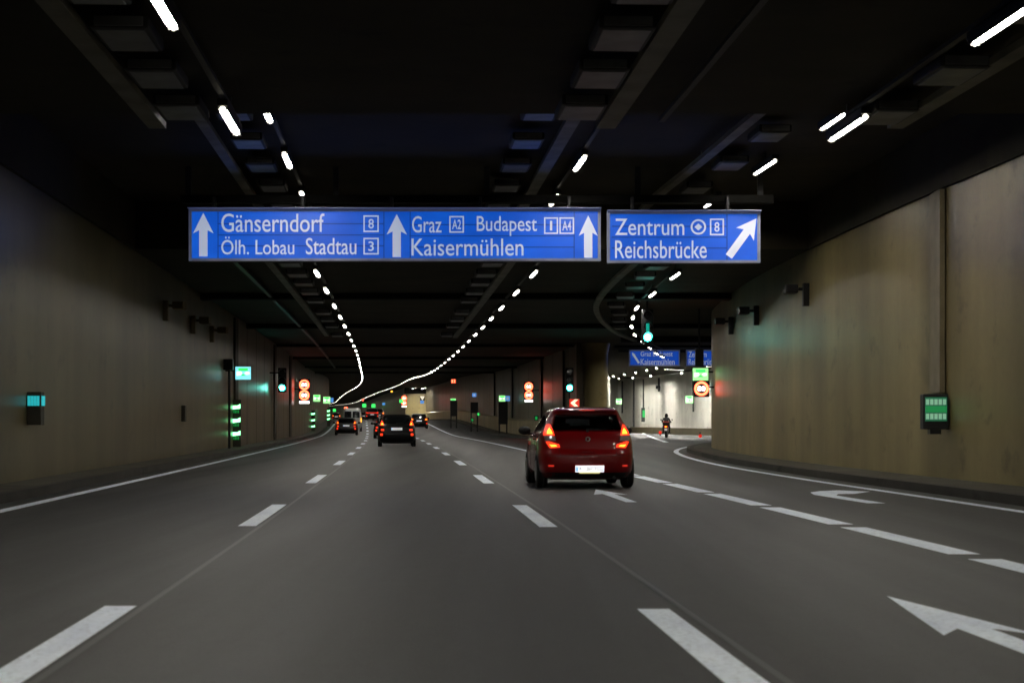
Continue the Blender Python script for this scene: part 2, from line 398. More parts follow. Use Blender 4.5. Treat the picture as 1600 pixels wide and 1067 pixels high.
# far side of the main tunnel, right
def off_r(y): return interp([(105, 12.2), (130, 12.0), (175, 12.0), (250, 12.1), (318, 12.1)], y)
wm = thing('tunnel_wall', 'dark concrete wall right of the main carriageway beyond the fork', 'wall', (L1(106)+12.2, 106, 0))
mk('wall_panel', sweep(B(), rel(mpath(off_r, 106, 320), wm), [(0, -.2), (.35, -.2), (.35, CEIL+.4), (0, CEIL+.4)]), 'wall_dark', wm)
mk('plinth', sweep(B(), rel(mpath(off_r, 108, 319.5), wm), [(-.30, -.1), (-.003, -.1), (-.003, 1.35), (-.30, 1.25)]), 'wall', wm)
for y in frange(112, 300, 9):
    bm = B(); x = L1(y)+off_r(y)-wm.location.x
    box(bm, x-.004, x+.04, y-106-.05, y-106+.05, gz(y)+1.4, CEIL+gz(y))
    mk('joint', bm, 'joint', wm)
# wall that steps back in and faces the traffic
wf = thing('tunnel_wall', 'brightly lit pale wall face closing the far lay-by', 'wall', (L1(320)+8.6, 320, gz(320)))
mk('wall_panel', box(B(), 0, 3.9, 0, .5, -.3, 4.5), 'wall', wf)
mk('lintel', box(B(), -.2, 4.2, -.1, .6, 4.5, CEIL+.3), 'ceiling_dark', wf)
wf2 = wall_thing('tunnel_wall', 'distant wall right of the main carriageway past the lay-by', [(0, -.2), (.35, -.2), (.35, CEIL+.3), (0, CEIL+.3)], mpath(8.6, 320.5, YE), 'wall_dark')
# gore pillar between main tunnel and exit
gp = thing('gore_pillar', 'rounded concrete pillar where exit and main tunnel part', 'pillar', (4.65, 105.6, 0))
bm = B(); n = 28
sec = [(.74*math.copysign(abs(math.cos(t))**.6, math.cos(t)), 1.5*math.copysign(abs(math.sin(t))**.8, math.sin(t))) for t in [2*math.pi*k/n for k in range(n)]]
lv = [(-.1, 1), (.12, 1), (4.6, 1.0), (5.0, 1.02), (5.35, 1.12), (CEIL+.02, 1.18)]
rws = [[bm.verts.new((x*s, y*s, z)) for x, y in sec] for z, s in lv]
for a, b in zip(rws, rws[1:]):
    for k in range(n): bm.faces.new((a[k], a[(k+1) % n], b[(k+1) % n], b[k]))
mk('shaft', bm, 'wall', gp, smooth=True)
mk('edge_pilaster', box(B(), -1.05, -.66, -1.0, .6, -.1, CEIL), 'wall_dark', gp)
# outer wall of the exit curve
ex_path0 = [(5.42, 106.5), (6.3, 125), (7.6, 150), (8.8, 172), (9.7, 186), (10.4, 193), (11.4, 194.5), (12.4, 190), (13.6, 182), (14.8, 172), (16.2, 160), (17.6, 151), (20, 144), (24, 140), (30, 139), (50, 139)]
def smooth_poly(p, it=2):
    for _ in range(it):
        q = [p[0]]
        for a, b in zip(p, p[1:]):
            q += [(a[0]*.75+b[0]*.25, a[1]*.75+b[1]*.25), (a[0]*.25+b[0]*.75, a[1]*.25+b[1]*.75)]
        q.append(p[-1]); p = q
    return p
ex_path = [(x, y, 0) for x, y in smooth_poly(ex_path0)]
we = thing('tunnel_wall', 'brightly lit pale wall at the back of the exit curve', 'wall', (11, 194, 0))
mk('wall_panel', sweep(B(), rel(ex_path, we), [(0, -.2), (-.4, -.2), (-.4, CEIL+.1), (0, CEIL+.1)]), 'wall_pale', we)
mk('plinth', sweep(B(), rel(ex_path, we), [(.003, -.1), (.25, -.1), (.25, .55), (.003, .6)]), 'wall_dark', we)
o = struct('edge_line', sweep(B(), [(p[0], p[1], Z4) for p in ex_path], [(3.2, 0), (3.5, 0)], closed=False), 'paint'); o['label'] = 'white line along the foot of the far exit wall'

# kerbs and walkways
def kerbset(path, inner, outer, h=.15):
    k = sweep(B(), path, [(inner, -.05), (inner, h), (inner+(.15 if outer > inner else -.15), h), (inner+(.15 if outer > inner else -.15), -.05)])
    s = inner+(.152 if outer > inner else -.152)
    wk = sweep(B(), path, [(s, -.05), (s, h-.006), (outer, h+.01), (outer, -.05)])
    return k, wk
k, wk = kerbset(mpath(0, Y0, 700), -4.12, -5.0); struct('kerb', k, 'kerb'); struct('walkway', wk, 'walkway')
k, wk = kerbset([(p[0], p[1], 0) for p in xr_path], .55, 1.40); struct('kerb', k, 'kerb')
p2 = sweep(B(), rw_path, [(-1.0, -.05), (-1.0, .144), (-.002, .16), (-.002, -.05)]); struct('walkway', p2, 'walkway')
k, wk = kerbset(mpath(off_r, 109, 319), -1.35, -.3); struct('kerb', k, 'kerb'); struct('walkway', wk, 'walkway')

# ------------------------------------------------------------------ ceiling
YA, YB, POCKET = 26.4, 47.2, 6.75
def ceil_strip(fx0, fx1, ys, dz):
    bm = B(); r = []
    for y in ys: r.append((bm.verts.new((fx0(y), y, dz + gz(y))), bm.verts.new((fx1(y), y, dz + gz(y)))))
    for a, b in zip(r, r[1:]): bm.faces.new((a[0], b[0], b[1], a[1]))
    return bm
lw = lambda y: L1(y)-5.35
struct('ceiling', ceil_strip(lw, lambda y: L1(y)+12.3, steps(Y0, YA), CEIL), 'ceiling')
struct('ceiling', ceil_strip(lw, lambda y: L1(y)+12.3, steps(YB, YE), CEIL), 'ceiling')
def flat(fx0, fx1, ys, dz):
    bm = B(); r = [(bm.verts.new((fx0(y), y, dz)), bm.verts.new((fx1(y), y, dz))) for y in ys]
    for a, b in zip(r, r[1:]): bm.faces.new((a[0], b[0], b[1], a[1]))
    return bm
struct('ceiling', flat(lambda y: L1(y)+12.3, lambda y: 50, steps(YB, 240), CEIL), 'ceiling')
pys = frange(YA, YB, 2.1)
pl = lambda y: L1(y)-4.92
pr = lambda y: XW(y)-.06
bm = B()
r = [[bm.verts.new(v) for v in ((lw(y), y, CEIL), (pl(y), y, CEIL), (pl(y), y, POCKET), (pr(y), y, POCKET), (pr(y), y, CEIL), (XW(y)+.4, y, CEIL))] for y in pys]
for a, b in zip(r, r[1:]):
    for k in range(5): bm.faces.new((a[k], b[k], b[k+1], a[k+1]))
for e in (r[0], r[-1]): bm.faces.new(e[1:5])
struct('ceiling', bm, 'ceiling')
# transverse downstand beams
bm = B()
def beam(y, d=.22, w=.55, x0=None, x1=None):
    box(bm, (L1(y)-5.3) if x0 is None else x0, (L1(y)+12.2 if y > 104 else XW(y)+.3) if x1 is None else x1, y-w/2, y+w/2, CEIL+gz(y)-d, CEIL+gz(y)-.002)
beam(64, .20, .9); beam(84, .2, .9); beam(106, .16, .6, None, 3.5); beam(127, .16, .6); beam(150, .14, .6); beam(178, .14, .6); beam(10, .04, .5)
box(bm, 5.9, 30, 107.5, 108.6, CEIL-.12, CEIL-.002); box(bm, 5.6, 30, 96, 96.6, CEIL-.3, CEIL-.002)
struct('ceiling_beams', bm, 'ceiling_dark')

# ------------------------------------------------------------------ ceiling lamps
def make_lamp(L=1.95, W=.08):
    root = bpy.data.objects.new('strip_lamp', None); COL.objects.link(root)
    bm = box(B(), -W/2-.03, W/2+.03, -L/2-.1, L/2+.1, .03, .12, .012)
    box(bm, -W/2-.03, -W/2-.012, -L/2-.04, L/2+.04, -.014, .029); box(bm, W/2+.012, W/2+.03, -L/2-.04, L/2+.04, -.014, .029)
    for e in (-1, 1): box(bm, -W/2-.01, W/2+.01, min(e*(L/2+.012), e*(L/2+.03)), max(e*(L/2+.012), e*(L/2+.03)), -.032, .0295)
    mk('housing', bm, 'housing', root)
    mk('diffuser', box(B(), -W/2, W/2, -L/2, L/2, .005, .029), 'lamp', root)
    for s_ in (-1, 1):
        mk('end_lens', cyl(B(), (0, s_*(L/2+.031), -.002), (0, s_*(L/2+.045), -.002), W/2-.004, W/2-.012, n=12), 'lampend', root)
    mk('hanger', box(B(), -.015, .015, -.04, .04, .121, .33), 'duct', root)
    return root
lamp0 = make_lamp(); used = [False]
def put_lamp(x, y, z, rz, label, group, nohang=False):
    o = lamp0 if not used[0] else copy_tree(lamp0)
    used[0] = True
    o.location = (x, y, z); o.rotation_euler = (0, 0, rz); tag(o, label, 'ceiling lamp', group); return o
def heading(f, y): return -math.atan((f(y+1)-f(y-1))/2)
def lamp_z(y): return (6.43 if YA < y < YB else 5.22) + gz(y)
# the two long rows over the main carriageway
start = {'left': [-74, -67.4, -60.8, -54.2, -47.6, -41, -34.4, -27.8, -21.2, -14.6, -8, -1.4, 5.2, 11.8], 'middle': [-74, -67.4, -60.8, -54.2, -47.6, -41, -34.4, -27.8, -21.2, -14.6, -8, -1.4, 5.2]}
leftY = [18.0, 25.0, 31.6, 37.5, 43.7, 50.9, 57.6, 65.4]
midY = [37.9, 44.3, 51.1, 58.5, 66.5]
def extend(a, step=6.95):
    y = a[-1]
    while y < 700: y += step; a.append(y)
for side, ys, off in (('left', start['left'] + leftY, -.5), ('middle', start['middle'] + midY, 5.4)):
    extend(ys); g = 'lit strip lamps in the %s ceiling row' % side
    vis = [y for y in ys if y > (17 if side == 'left' else 30)]
    for y in ys:
        f = lambda t: L1(t)+off
        if y in vis and vis.index(y) < 20: lab = '%s lit strip lamp from the camera in the %s ceiling row' % (ORD[vis.index(y)], side)
        elif y in vis: lab = 'tiny distant lit strip lamp far down the %s ceiling row' % side
        else: lab = 'lit strip lamp above or behind the camera in the %s row' % side
        put_lamp(f(y), y, lamp_z(y), heading(f, y), lab, g)
# exit row
RL = [(9.0, -60), (8.7, -53), (8.4, -46.5), (8.1, -40), (7.7, -33), (7.4, -26), (7.0, -19), (6.6, -12), (6.2, -4), (5.75, 4), (5.35, 11.4), (4.95, 18.8), (4.59, 25.6), (5.6, 32.4), (5.2, 38.5), (4.76, 44.6), (4.51, 51.8), (4.45, 59.4), (4.43, 66.5), (4.7, 72.7), (5.1, 79.8), (5.73, 87.3),
      (6.66, 95.5), (7.45, 101.0), (8.15, 105.5), (8.75, 109.0)]
vis = 0
for i, (x, y) in enumerate(RL):
    a = RL[max(0, i-1)]; b = RL[min(len(RL)-1, i+1)]
    if y in (32.4,): a = RL[i]
    if y in (25.6,): b = RL[i]
    rz = -math.atan2(b[0]-a[0], b[1]-a[1])
    z = lamp_z(y) if y < 98 else {101.0: 5.13, 105.5: 5.0, 109.0: 4.93}[y]
    if y > 12: vis += 1; lab = '%s lit strip lamp from the camera in the right ceiling row' % ORD[vis-1]
    else: lab = 'lit strip lamp in the right row nearly above the camera'
    put_lamp(x, y, z, rz, lab, 'lit strip lamps in the right ceiling row')
def bright(o):
    for c in o.children:
        if c.name.startswith('diffuser'):
            c.data = exit_me
    return o
exit_me = [c for c in lamp0.children if c.name.startswith('diffuser')][0].data.copy(); exit_me.materials[0] = M['lampstrong']
names = ['leftmost', 'second from left', 'third from left', 'fourth from left', 'fifth from left', 'rightmost']
for (x, y), nm in zip([(9.2, 170), (9.8, 163.6), (10.4, 157.5), (10.8, 150), (11.1, 144), (14.3, 158)], names):
    bright(put_lamp(x, y, 5.25, -.1, 'small lamp over the exit curve, %s before the pale wall' % nm, 'lamps over the exit curve'))
for k, (x, y) in enumerate([(16, 128), (13.5, 136), (20, 132), (15.5, 142), (13, 150)]):  # unseen lamps added to brighten the pale exit wall
    bright(put_lamp(x, y, 5.30, -.9, 'added lamp over the exit curve hidden behind the right wall', 'lamps over the exit curve'))
for (x, y), nm in zip([(9.3, 180), (10.5, 184), (11.6, 180), (12.8, 173)], ('first', 'second', 'third', 'fourth')):  # extra lamps added close to the exit wall to brighten it
    bright(put_lamp(x, y, 5.35, -.1, '%s added lamp from the left close against the pale exit wall top' % nm, 'lamps over the exit curve'))
for off, nm in ((9.6, 'left'), (11.2, 'right')):  # lamps added only to light the wall face behind the lay-by
    for yy in (309, 315.5): bright(put_lamp(L1(yy)+off, yy, 5.3+gz(yy), .08, 'far %s added lamp %s over the lay-by before the pale wall face' % (nm, 'nearest the wall' if yy > 312 else 'farther from the wall'), 'added lamps over the lay-by'))

# unlit luminaires between tray and lamp rows
def make_unlit():
    root = bpy.data.objects.new('unlit_luminaire', None); COL.objects.link(root)
    mk('casing', box(B(), -.30, .30, -.62, .62, 0, .14, .03), 'housing', root)
    mk('glass_cover', box(B(), -.25, .25, -.55, .55, -.012, .0, .005), 'offglass', root)
    mk('end_glass', box(B(), -.25, .25, -.645, -.622, .02, .12, .005), 'offglass', root)
    return root
un0 = make_unlit(); uu = [False]
def put_unlit(x, y, z, rz, lab, grp):
    o = un0 if not uu[0] else copy_tree(un0); uu[0] = True
    o.location = (x, y, z); o.rotation_euler = (0, 0, rz); tag(o, lab, 'unlit luminaire', grp)
uy = [12.6, 15.4, 17.6, 19.9, 22.2, 24.6, 28.6, 32.0, 35.4, 38.8, 42.2, 45.4, 48.6, 52.2, 55.7, 59.7, 63.9, 70.9, 75.9, 81.0, 89.7]
for side, off in (('left', -1.1), ('middle', 4.15)):
    for k, y in enumerate(uy):
        f = lambda t: L1(t)+off
        z = (6.45 if YA < y < YB else 5.27)
        put_unlit(f(y), y, z, heading(f, y), '%s unlit grey luminaire from the camera beside the %s lamp row' % ((ORD+['farthest'])[k], side), 'unlit luminaires beside the %s lamp row' % side)
def rl(y): return interp([(b, a) for a, b in RL[13:]], y)
for k, y in enumerate([15, 18.5, 22, 25, 30.5, 34.5, 38.5, 42.5, 49.6, 53, 57, 61.5, 66.5, 71.5, 76.5, 82.4]):
    if y < YA: x, z = interp([(4, 5.75), (25.6, 4.59)], y)+.38, 5.27
    else: x, z = rl(y)-.72+(.2 if y > 70 else 0), (6.45 if y < YB else 5.27)
    put_unlit(x, y, z, .05 if y < 50 else -.03-(y-50)*.004, '%s unlit grey luminaire from the camera beside the right lamp row' % ORD[k], 'unlit luminaires beside the right lamp row')

# cable trays and rails
def tray(path, w, lab, h=.09, m='tray', grp='cable trays under the ceiling'):
    p0 = path[0]; t = thing('cable_tray', lab, 'cable tray', p0, 0, grp)
    pp = rel(path, t)
    mk('channel', sweep(B(), pp, [(-w/2, 0), (w/2, 0), (w/2, h), (w/2-.02, h), (w/2-.02, .02), (-w/2+.02, .02), (-w/2+.02, h), (-w/2, h)]), m, t)
    for p in pp[1::4]: mk('hanger', box(B(), p[0]-.012, p[0]+.012, p[1]-.02, p[1]+.02, p[2]+.021, p[2]+.24), 'duct', t)
mp = lambda off, a, b, z: [(L1(y)+off, y, z+gz(y)) for y in frange(a, b, 2)]
tray(mp(-1.6, -5, 26.0, 5.28), .24, 'beige cable tray at the upper left ceiling')
tray(mp(-1.72, 27.0, 46.8, 6.45), .2, 'cable tray in the recessed ceiling left of the left lamps')
tray(mp(-1.62, 48, 90, 5.28), .2, 'cable tray behind the blue sign, left of the left lamps')
tray(mp(4.62, -5, 26.0, 5.28), .27, 'broad beige cable tray at the top centre of the ceiling')
tray(mp(4.78, 27.0, 46.8, 6.45), .25, 'cable tray in the recessed ceiling by the middle lamps')
tray(mp(4.62, 48, 92, 5.28), .22, 'cable tray behind the blue sign by the middle lamps')
tray([(interp([(4, 5.75), (25.6, 4.59)], y)+.75, y, 5.28) for y in frange(4, 26, 2)], .22, 'beige cable tray at the upper right ceiling corner')
tray([(rl(y)-1.4, y, 6.45) for y in frange(30.5, 46.8, 1.5)], .2, 'cable tray in the recessed ceiling left of the right lamps')
tray([(interp([(48, 3.2), (55, 3.0), (62.6, 2.93), (68, 3.05), (74, 3.45), (80, 4.0), (89, 5.1), (97, 6.5)], y), y, 5.28) for y in frange(48, 97, 1.5)], .2, 'curved cable tray swinging right above the exit')
for off, nm in ((-.5, 'left'), (5.4, 'middle')):
    for a, b, z, wh in ((8, 26, 5.37, 'the near ceiling'), (27, 46.9, 6.58, 'the recessed ceiling'), (48, 200, 5.37, 'the far ceiling')):
        t = mk('lamp_rail', sweep(B(), mp(off, a, b, z), [(-.04, 0), (.04, 0), (.04, .05), (-.04, .05)]), 'duct')
        tag(t, 'thin steel rail carrying the %s lamps under %s' % (nm, wh), 'lamp rail', 'lamp rails')
t = mk('lamp_rail', sweep(B(), [(x, y, 5.37) for x, y in RL[8:13]], [(-.04, 0), (.04, 0), (.04, .05), (-.04, .05)]), 'duct'); tag(t, 'thin steel rail carrying the right lamps nearest the camera', 'lamp rail', 'lamp rails')
t = mk('lamp_rail', sweep(B(), [(x, y, 5.37) for x, y in RL[16:]], [(-.04, 0), (.04, 0), (.04, .05), (-.04, .05)]), 'duct'); tag(t, 'thin steel rail carrying the right lamps over the exit curve', 'lamp rail', 'lamp rails')
t = mk('ceiling_conduit', sweep(B(), mp(-2.6, 48, 150, 5.40), [(-.06, 0), (.06, 0), (.06, .1), (-.06, .1)]), 'black'); tag(t, 'thin dark conduit along the left ceiling', 'conduit')

# ------------------------------------------------------------------ gantry and the big blue signs
SY = 40.0
def PX(px, Y=SY): return (px-800)/F*Y
def PZ(py, Y=SY): return EYE + (657-py)/F*Y
gt = thing('sign_gantry', 'dark horizontal truss behind the blue overhead signs', 'gantry', (PX(740), SY+.75, 0))
gx0, gx1 = PX(274)-gt.location.x, PX(1215)-gt.location.x
bm = box(B(), gx0, gx1, -.16, .16, 5.95, 6.12, .01)
mk('beam', bm, 'ceiling_dark', gt)
for px in (285, 520, 760, 1000, 1195): x = PX(px)-gt.location.x; mk('hanger', box(B(), x-.06, x+.06, -.06, .06, 6.132, POCKET-.01), 'dark', gt)
for px in (330, 470, 610, 750, 890, 990, 1140):
    x = PX(px)-gt.location.x; mk('mounting_bar', box(B(), x-.03, x+.03, -.44, -.17, 4.8, 6.05), 'dark', gt)

def board(label, px0, px1, py0, py1, Y=SY, blue='blue', frame=True, cat='road sign'):
    t = thing('overhead_sign', label, cat, (PX((px0+px1)/2, Y), Y, PZ(py1, Y)), 0, 'blue overhead direction signs')
    s = Y/F; cx = (px0+px1)/2
    T = lambda px, py: ((px-cx)*s, (py1-py)*s)
    x0, z0 = T(px0, py1); x1, z1 = T(px1, py0)
    mk('casing', box(B(), x0, x1, .02, .30, z0, z1, .01), 'dark', t)
    mk('face', box(B(), x0+.04, x1-.04, -.02, .018, z0+.04, z1-.04), blue, t)
    bm = B(); f = .055 if Y < 60 else .07
    box(bm, x0-.01, x1+.01, -.045, .015, z1-f, z1); box(bm, x0-.01, x1+.01, -.24, .015, z1+.002, z1+.014); box(bm, x0-.01, x1+.01, -.045, .015, z0, z0+f)  # thin top lip added to keep the sign's light off the ceiling
    box(bm, x0-.01, x0+f, -.045, .015, z0+f+.001, z1-f-.001); box(bm, x1-f, x1+.01, -.045, .015, z0+f+.001, z1-f-.001)
    mk('frame', bm, 'signframe', t)
    return t, T
def arrow_up(t, T, cx, ytop, ybot, hw=16, sw=6.5, head=32, m='signwhite', ang=0):
    # outline in pixels, optional rotation about its centre
    mid = (ytop+ybot)/2; P = [(0, ytop-mid), (hw, ytop+head-mid), (sw, ytop+head-5-mid), (sw, ybot-mid), (-sw, ybot-mid), (-sw, ytop+head-5-mid), (-hw, ytop+head-mid)]
    c, s_ = math.cos(ang), math.sin(ang)
    Q = [T(cx + x*c - y*s_, mid + x*s_ + y*c) for x, y in P]
    bm = B(); prism(bm, Q, -.032, -.021); bm.normal_update(); bmesh.ops.triangulate(bm, faces=[f for f in bm.faces if len(f.verts) > 4])
    mk('arrow', bm, m, t)
def shield(t, T, px0, px1, py0, py1, s, m='signwhite'):
    a = T(px0, py1); b = T(px1, py0); w_ = .03
    bm = B()
    box(bm, a[0], b[0], -.034, -.021, b[1]-w_, b[1]); box(bm, a[0], b[0], -.034, -.021, a[1], a[1]+w_)
    box(bm, a[0], a[0]+w_, -.034, -.021, a[1]+w_, b[1]-w_); box(bm, b[0]-w_, b[0], -.034, -.021, a[1]+w_, b[1]-w_)
    o = mk('route_shield', bm, m, t)
    ins = (px1-px0)*(.2 if len(s) > 1 else (.42 if s == '1' else .32))
    p = T(px0+ins, py1-5.5); q = T(px1-ins, py0+5.5)
    text('lettering', s, p[0], q[0], p[1], q[1], -.022, m, t, .01)
def lett(t, T, s, px0, px1, py0, py1, m='signwhite', bold=.004):
    a = T(px0, py1); b = T(px1, py0); text('lettering', s, a[0], b[0], a[1], b[1], -.022, m, t, bold)
def grooves(t, T, px0, px1, pys, h=1.6, m='signgroove'):
    bm = B()
    for py in pys:
        a = T(px0, py+h/2); b = T(px1, py-h/2); box(bm, a[0], b[0], -.0245, -.0205, a[1], b[1])
    mk('panel_joint', bm, m, t)
t, T = board('long blue overhead sign reading Graz, Budapest and Kaisermühlen', 296, 938, 327, 408)
arrow_up(t, T, 318, 333, 401); arrow_up(t, T, 620, 335, 402); arrow_up(t, T, 919, 337, 403, hw=15)
lett(t, T, 'Gänserndorf', 346, 507, 334, 363); shield(t, T, 568, 592, 337, 363, '8')
lett(t, T, 'Ölh. Lobau', 346, 460, 370, 398); lett(t, T, 'Stadtau', 478, 557, 372, 398); shield(t, T, 568, 592, 372, 398, '3')
lett(t, T, 'Graz', 644, 690, 338, 364); shield(t, T, 702, 725, 338, 364, 'A2')
lett(t, T, 'Budapest', 745, 839, 338, 369); shield(t, T, 850, 872, 340, 366, '1'); shield(t, T, 874, 897, 340, 366, 'A4')
lett(t, T, 'Kaisermühlen', 643, 818, 373, 400)
grooves(t, T, 340, 600, (350, 367.5, 384.5)); grooves(t, T, 640, 898, (351.5, 369, 386.5))
bm = B()
for px in (341, 600, 641, 897):
    a = T(px-.7, 405); b = T(px+.7, 330); box(bm, a[0], b[0], -.0265, -.0205, a[1], b[1])
mk('panel_joint', bm, 'signgroove', t)
t2, T2 = board('shorter blue overhead sign on the right reading Zentrum and Reichsbrücke', 949, 1187, 331, 411)
lett(t2, T2, 'Zentrum', 961, 1069, 342, 368); lett(t2, T2, 'Reichsbrücke', 961, 1104, 376, 404)
shield(t2, T2, 1109, 1131, 342, 368, '8')
bm = B(); c_ = T2(1091, 355); ring(bm, c_[0], c_[1], .125, .165, -.034, -.021); mk('round_symbol', bm, 'signwhite', t2)
bm = B(); prism(bm, [(c_[0]-.085, c_[1]), (c_[0], c_[1]-.075), (c_[0]+.085, c_[1]), (c_[0], c_[1]+.075)], -.034, -.021); mk('round_symbol', bm, 'signwhite', t2)
arrow_up(t2, T2, 1160, 335, 408, hw=17, sw=6, head=30, ang=R(36))
grooves(t2, T2, 956, 1136, (354, 371, 388))
bm = B(); a = T2(1135, 408); b = T2(1136.4, 334); box(bm, a[0], b[0], -.0265, -.0205, a[1], b[1]); mk('panel_joint', bm, 'signgroove', t2)
# far exit signs
FY = 112.0
t, T = board('small blue sign over the exit curve with a slanted left arrow', 983, 1062, 547, 572, FY, 'bluedim')
arrow_up(t, T, 993, 549, 569, hw=4.6, sw=1.7, head=8.5, m='signwhite2', ang=R(-33))
lett(t, T, 'Graz Budapest', 1001, 1051, 549, 559, 'signwhite2'); lett(t, T, 'Kaisermühlen', 1001, 1054, 560.5, 570, 'signwhite2')
t, T = board('small blue sign over the exit curve half hidden by the signal post', 1072, 1125, 547, 572, FY, 'bluedim')
lett(t, T, 'Zentrum', 1076, 1104, 549, 558, 'signwhite2'); lett(t, T, 'Reichsbrücke', 1076, 1120, 560.5, 570, 'signwhite2')
tt = thing('sign_gantry', 'dark beam holding the small blue signs over the exit', 'gantry', (PX(1050, FY), FY+.5, PZ(549, FY)))
mk('beam', box(B(), -3.2, 3.6, -.15, .15, -.05, .12), 'dark', tt)

# ------------------------------------------------------------------ signals and wall signs
def arm(t, x0, x1, z, m='dark'):
    mk('bracket', box(B(), min(x0, x1), max(x0, x1), .12, .18, z-.03, z+.03), m, t)
def signal(px, py, Y, label, h=1.25, hang=0, wallx=0, post=False):
    """py is the lit (lowest) lens; the root is at the foot of the housing"""
    k = h/1.25; t = thing('traffic_signal', label, 'traffic signal', (PX(px, Y), Y, PZ(py, Y)-.22*k))
    mk('housing', box(B(), -.21*k, .21*k, 0, .26, 0, h, .03), 'black', t)
    for i, zc in enumerate((.22, .62, 1.02)):
        lens = mk('lens', disc(B(), 0, zc*k, .145*k, -.02, -.001), 'green' if i == 0 else 'lensoff', t)
        if i == 0:
            mk('lens_centre', disc(B(), 0, 0, .10*k, -.028, -.021), 'greencore', lens).location = (0, 0, zc*k)
        bm = B(); n = 14; rr = .165*k
        a = [bm.verts.new((rr*math.cos(u), 0, zc*k+rr*math.sin(u))) for u in [math.pi*j/n for j in range(n+1)]]
        b = [bm.verts.new((rr*math.cos(u), -.22*k, zc*k+.01+rr*math.sin(u))) for u in [math.pi*j/n for j in range(n+1)]]
        for j in range(n): bm.faces.new((a[j], a[j+1], b[j+1], b[j]))
        mk('visor', bm, 'black', t)
    if hang: mk('pole', cyl(B(), (0, .13, h-.01), (0, .13, h+hang), .04, n=10), 'dark', t)
    if wallx: arm(t, 0, wallx, h*.8)
    if post: mk('pole', cyl(B(), (.0, .2, -t.location.z), (.0, .2, h*.6), .045, n=10), 'dark', t)
    return t
signal(441, 606, 100, 'traffic signal glowing green on the left wall', 1.3, wallx=-.75)
signal(890, 606, 100, 'traffic signal glowing green above the red car by the pillar', 1.3, post=True)
s = signal(1012, 527, 66, 'traffic signal glowing green hung from the ceiling over the exit', 1.2, hang=.45)
mk('painted_reflection', box(B(), -.055, .055, -.03, -.018, .40, .70), 'greendim', s)  # glowing strip that paints the lens's green reflection on the housing

def exit_sign(px, py, Y, w_, h_, label, pale='exitpale', wallx=0, pics=True, extra=None):
    t = thing('exit_sign', label, 'exit sign', (PX(px, Y), Y, PZ(py, Y)+gz(Y)*0-h_/2), 0, 'lit escape signs')
    mk('casing', box(B(), -w_/2, w_/2, 0, .16, 0, h_, .03), 'dark', t)
    mk('face', box(B(), -w_/2+.01, w_/2-.01, -.02, -.001, .01, h_-.01, .012), pale, t)
    if pics:
        mk('symbol_field', box(B(), -w_*.30, w_*.30, -.026, -.0205, h_*.66, h_*.88), 'exitgreen', t)
        mk('symbol_field', prism(B(), [(-w_*.18, h_*.30), (w_*.18, h_*.30), (0, h_*.46)], -.026, -.0205), 'exitgreen', t)
        bm = B()   # running figure and arrow
        prism(bm, [(-w_*.40, h_*.30), (-w_*.16, h_*.36), (-w_*.06, h_*.5), (-w_*.16, h_*.64), (-w_*.40, h_*.62)], -.028, -.0205)
        prism(bm, [(w_*.08, h_*.5), (w_*.22, h_*.62), (w_*.40, h_*.58), (w_*.40, h_*.42), (w_*.22, h_*.38)], -.028, -.0205)
        mk('pictogram', bm, 'picto', t)
    if wallx: arm(t, 0, wallx, h_*.7)
    return t
s = exit_sign(380, 583, 73, .62, .52, 'large cyan-white exit sign on the left wall above three green lights', 'exitcyan', -.75)
s2 = exit_sign(1094.5, 585, 72, .61, .50, 'pale green exit sign fixed above a speed limit sign at right', 'exitpale', .5)
for px, py, Y, sz, lab in ((495, 622, 160, .62, 'green exit sign on the left wall right of the red speed signs'),
                           (510.5, 625, 195, .75, 'green exit sign farthest along the left wall'),
                           (967, 627, 176, .55, 'green exit sign at the left of the pale exit wall'),
                           (1077, 624, 145, .60, 'green exit sign on the pale exit wall left of the big wall edge'),
                           (784.5, 622.5, 150, .52, 'green exit sign on the dark wall between two lit panels'),
                           (708, 626.5, 190, .55, 'green exit sign under a tiny red display on the far wall'),
                           (627, 626.5, 290, .6, 'tiny green exit sign beside the pale lay-by wall'),
                           (569, 633.5, 420, .9, 'tiny distant green light left of the red far cars'),
                           (583.5, 634, 420, .9, 'tiny distant green light above the red far cars'),
                           (522.5, 641, 300, .5, 'tiny green light low at the far left wall')):
    exit_sign(px, py, Y, sz, sz*.95, lab, 'exitpale' if Y < 200 else 'exitgreen', pics=Y < 200)
def panel(px, py, Y, w_, h_, label, m, name='info_panel', cat='lit panel', sub=None):
    t = thing(name, label, cat, (PX(px, Y), Y, PZ(py, Y)-h_/2))
    mk('casing', box(B(), -w_/2, w_/2, 0, .14, 0, h_, .02), 'dark', t)
    mk('face', box(B(), -w_/2+.012, w_/2-.012, -.015, -.001, .012, h_-.012), m, t)
    if sub: mk('symbol', box(B(), -w_*.22, w_*.22, -.022, -.0155, h_*.25, h_*.72), sub, t)
    return t
panel(518, 625, 196.5, .42, .5, 'small blue sign touching the farthest green exit sign', 'pblue')
panel(793, 622.5, 150.2, .40, .44, 'small blue and grey emergency phone sign beside a green sign', 'pblue', sub='signwhite2')
panel(741, 617, 170, .40, .38, 'small blue and white phone sign alone on the dark wall', 'pblue', sub='signwhite')
panel(659.5, 628, 300, .6, .5, 'tiny blue light below the yellow triangle sign', 'pblue')
panel(599.5, 631, 400, .6, .5, 'tiny blue light in the far tunnel right of the green lights', 'pblue')
t = thing('warning_sign', 'tiny yellowish triangle sign lit before the pale far wall', 'warning sign', (PX(660, 300), 300, PZ(625, 300)))
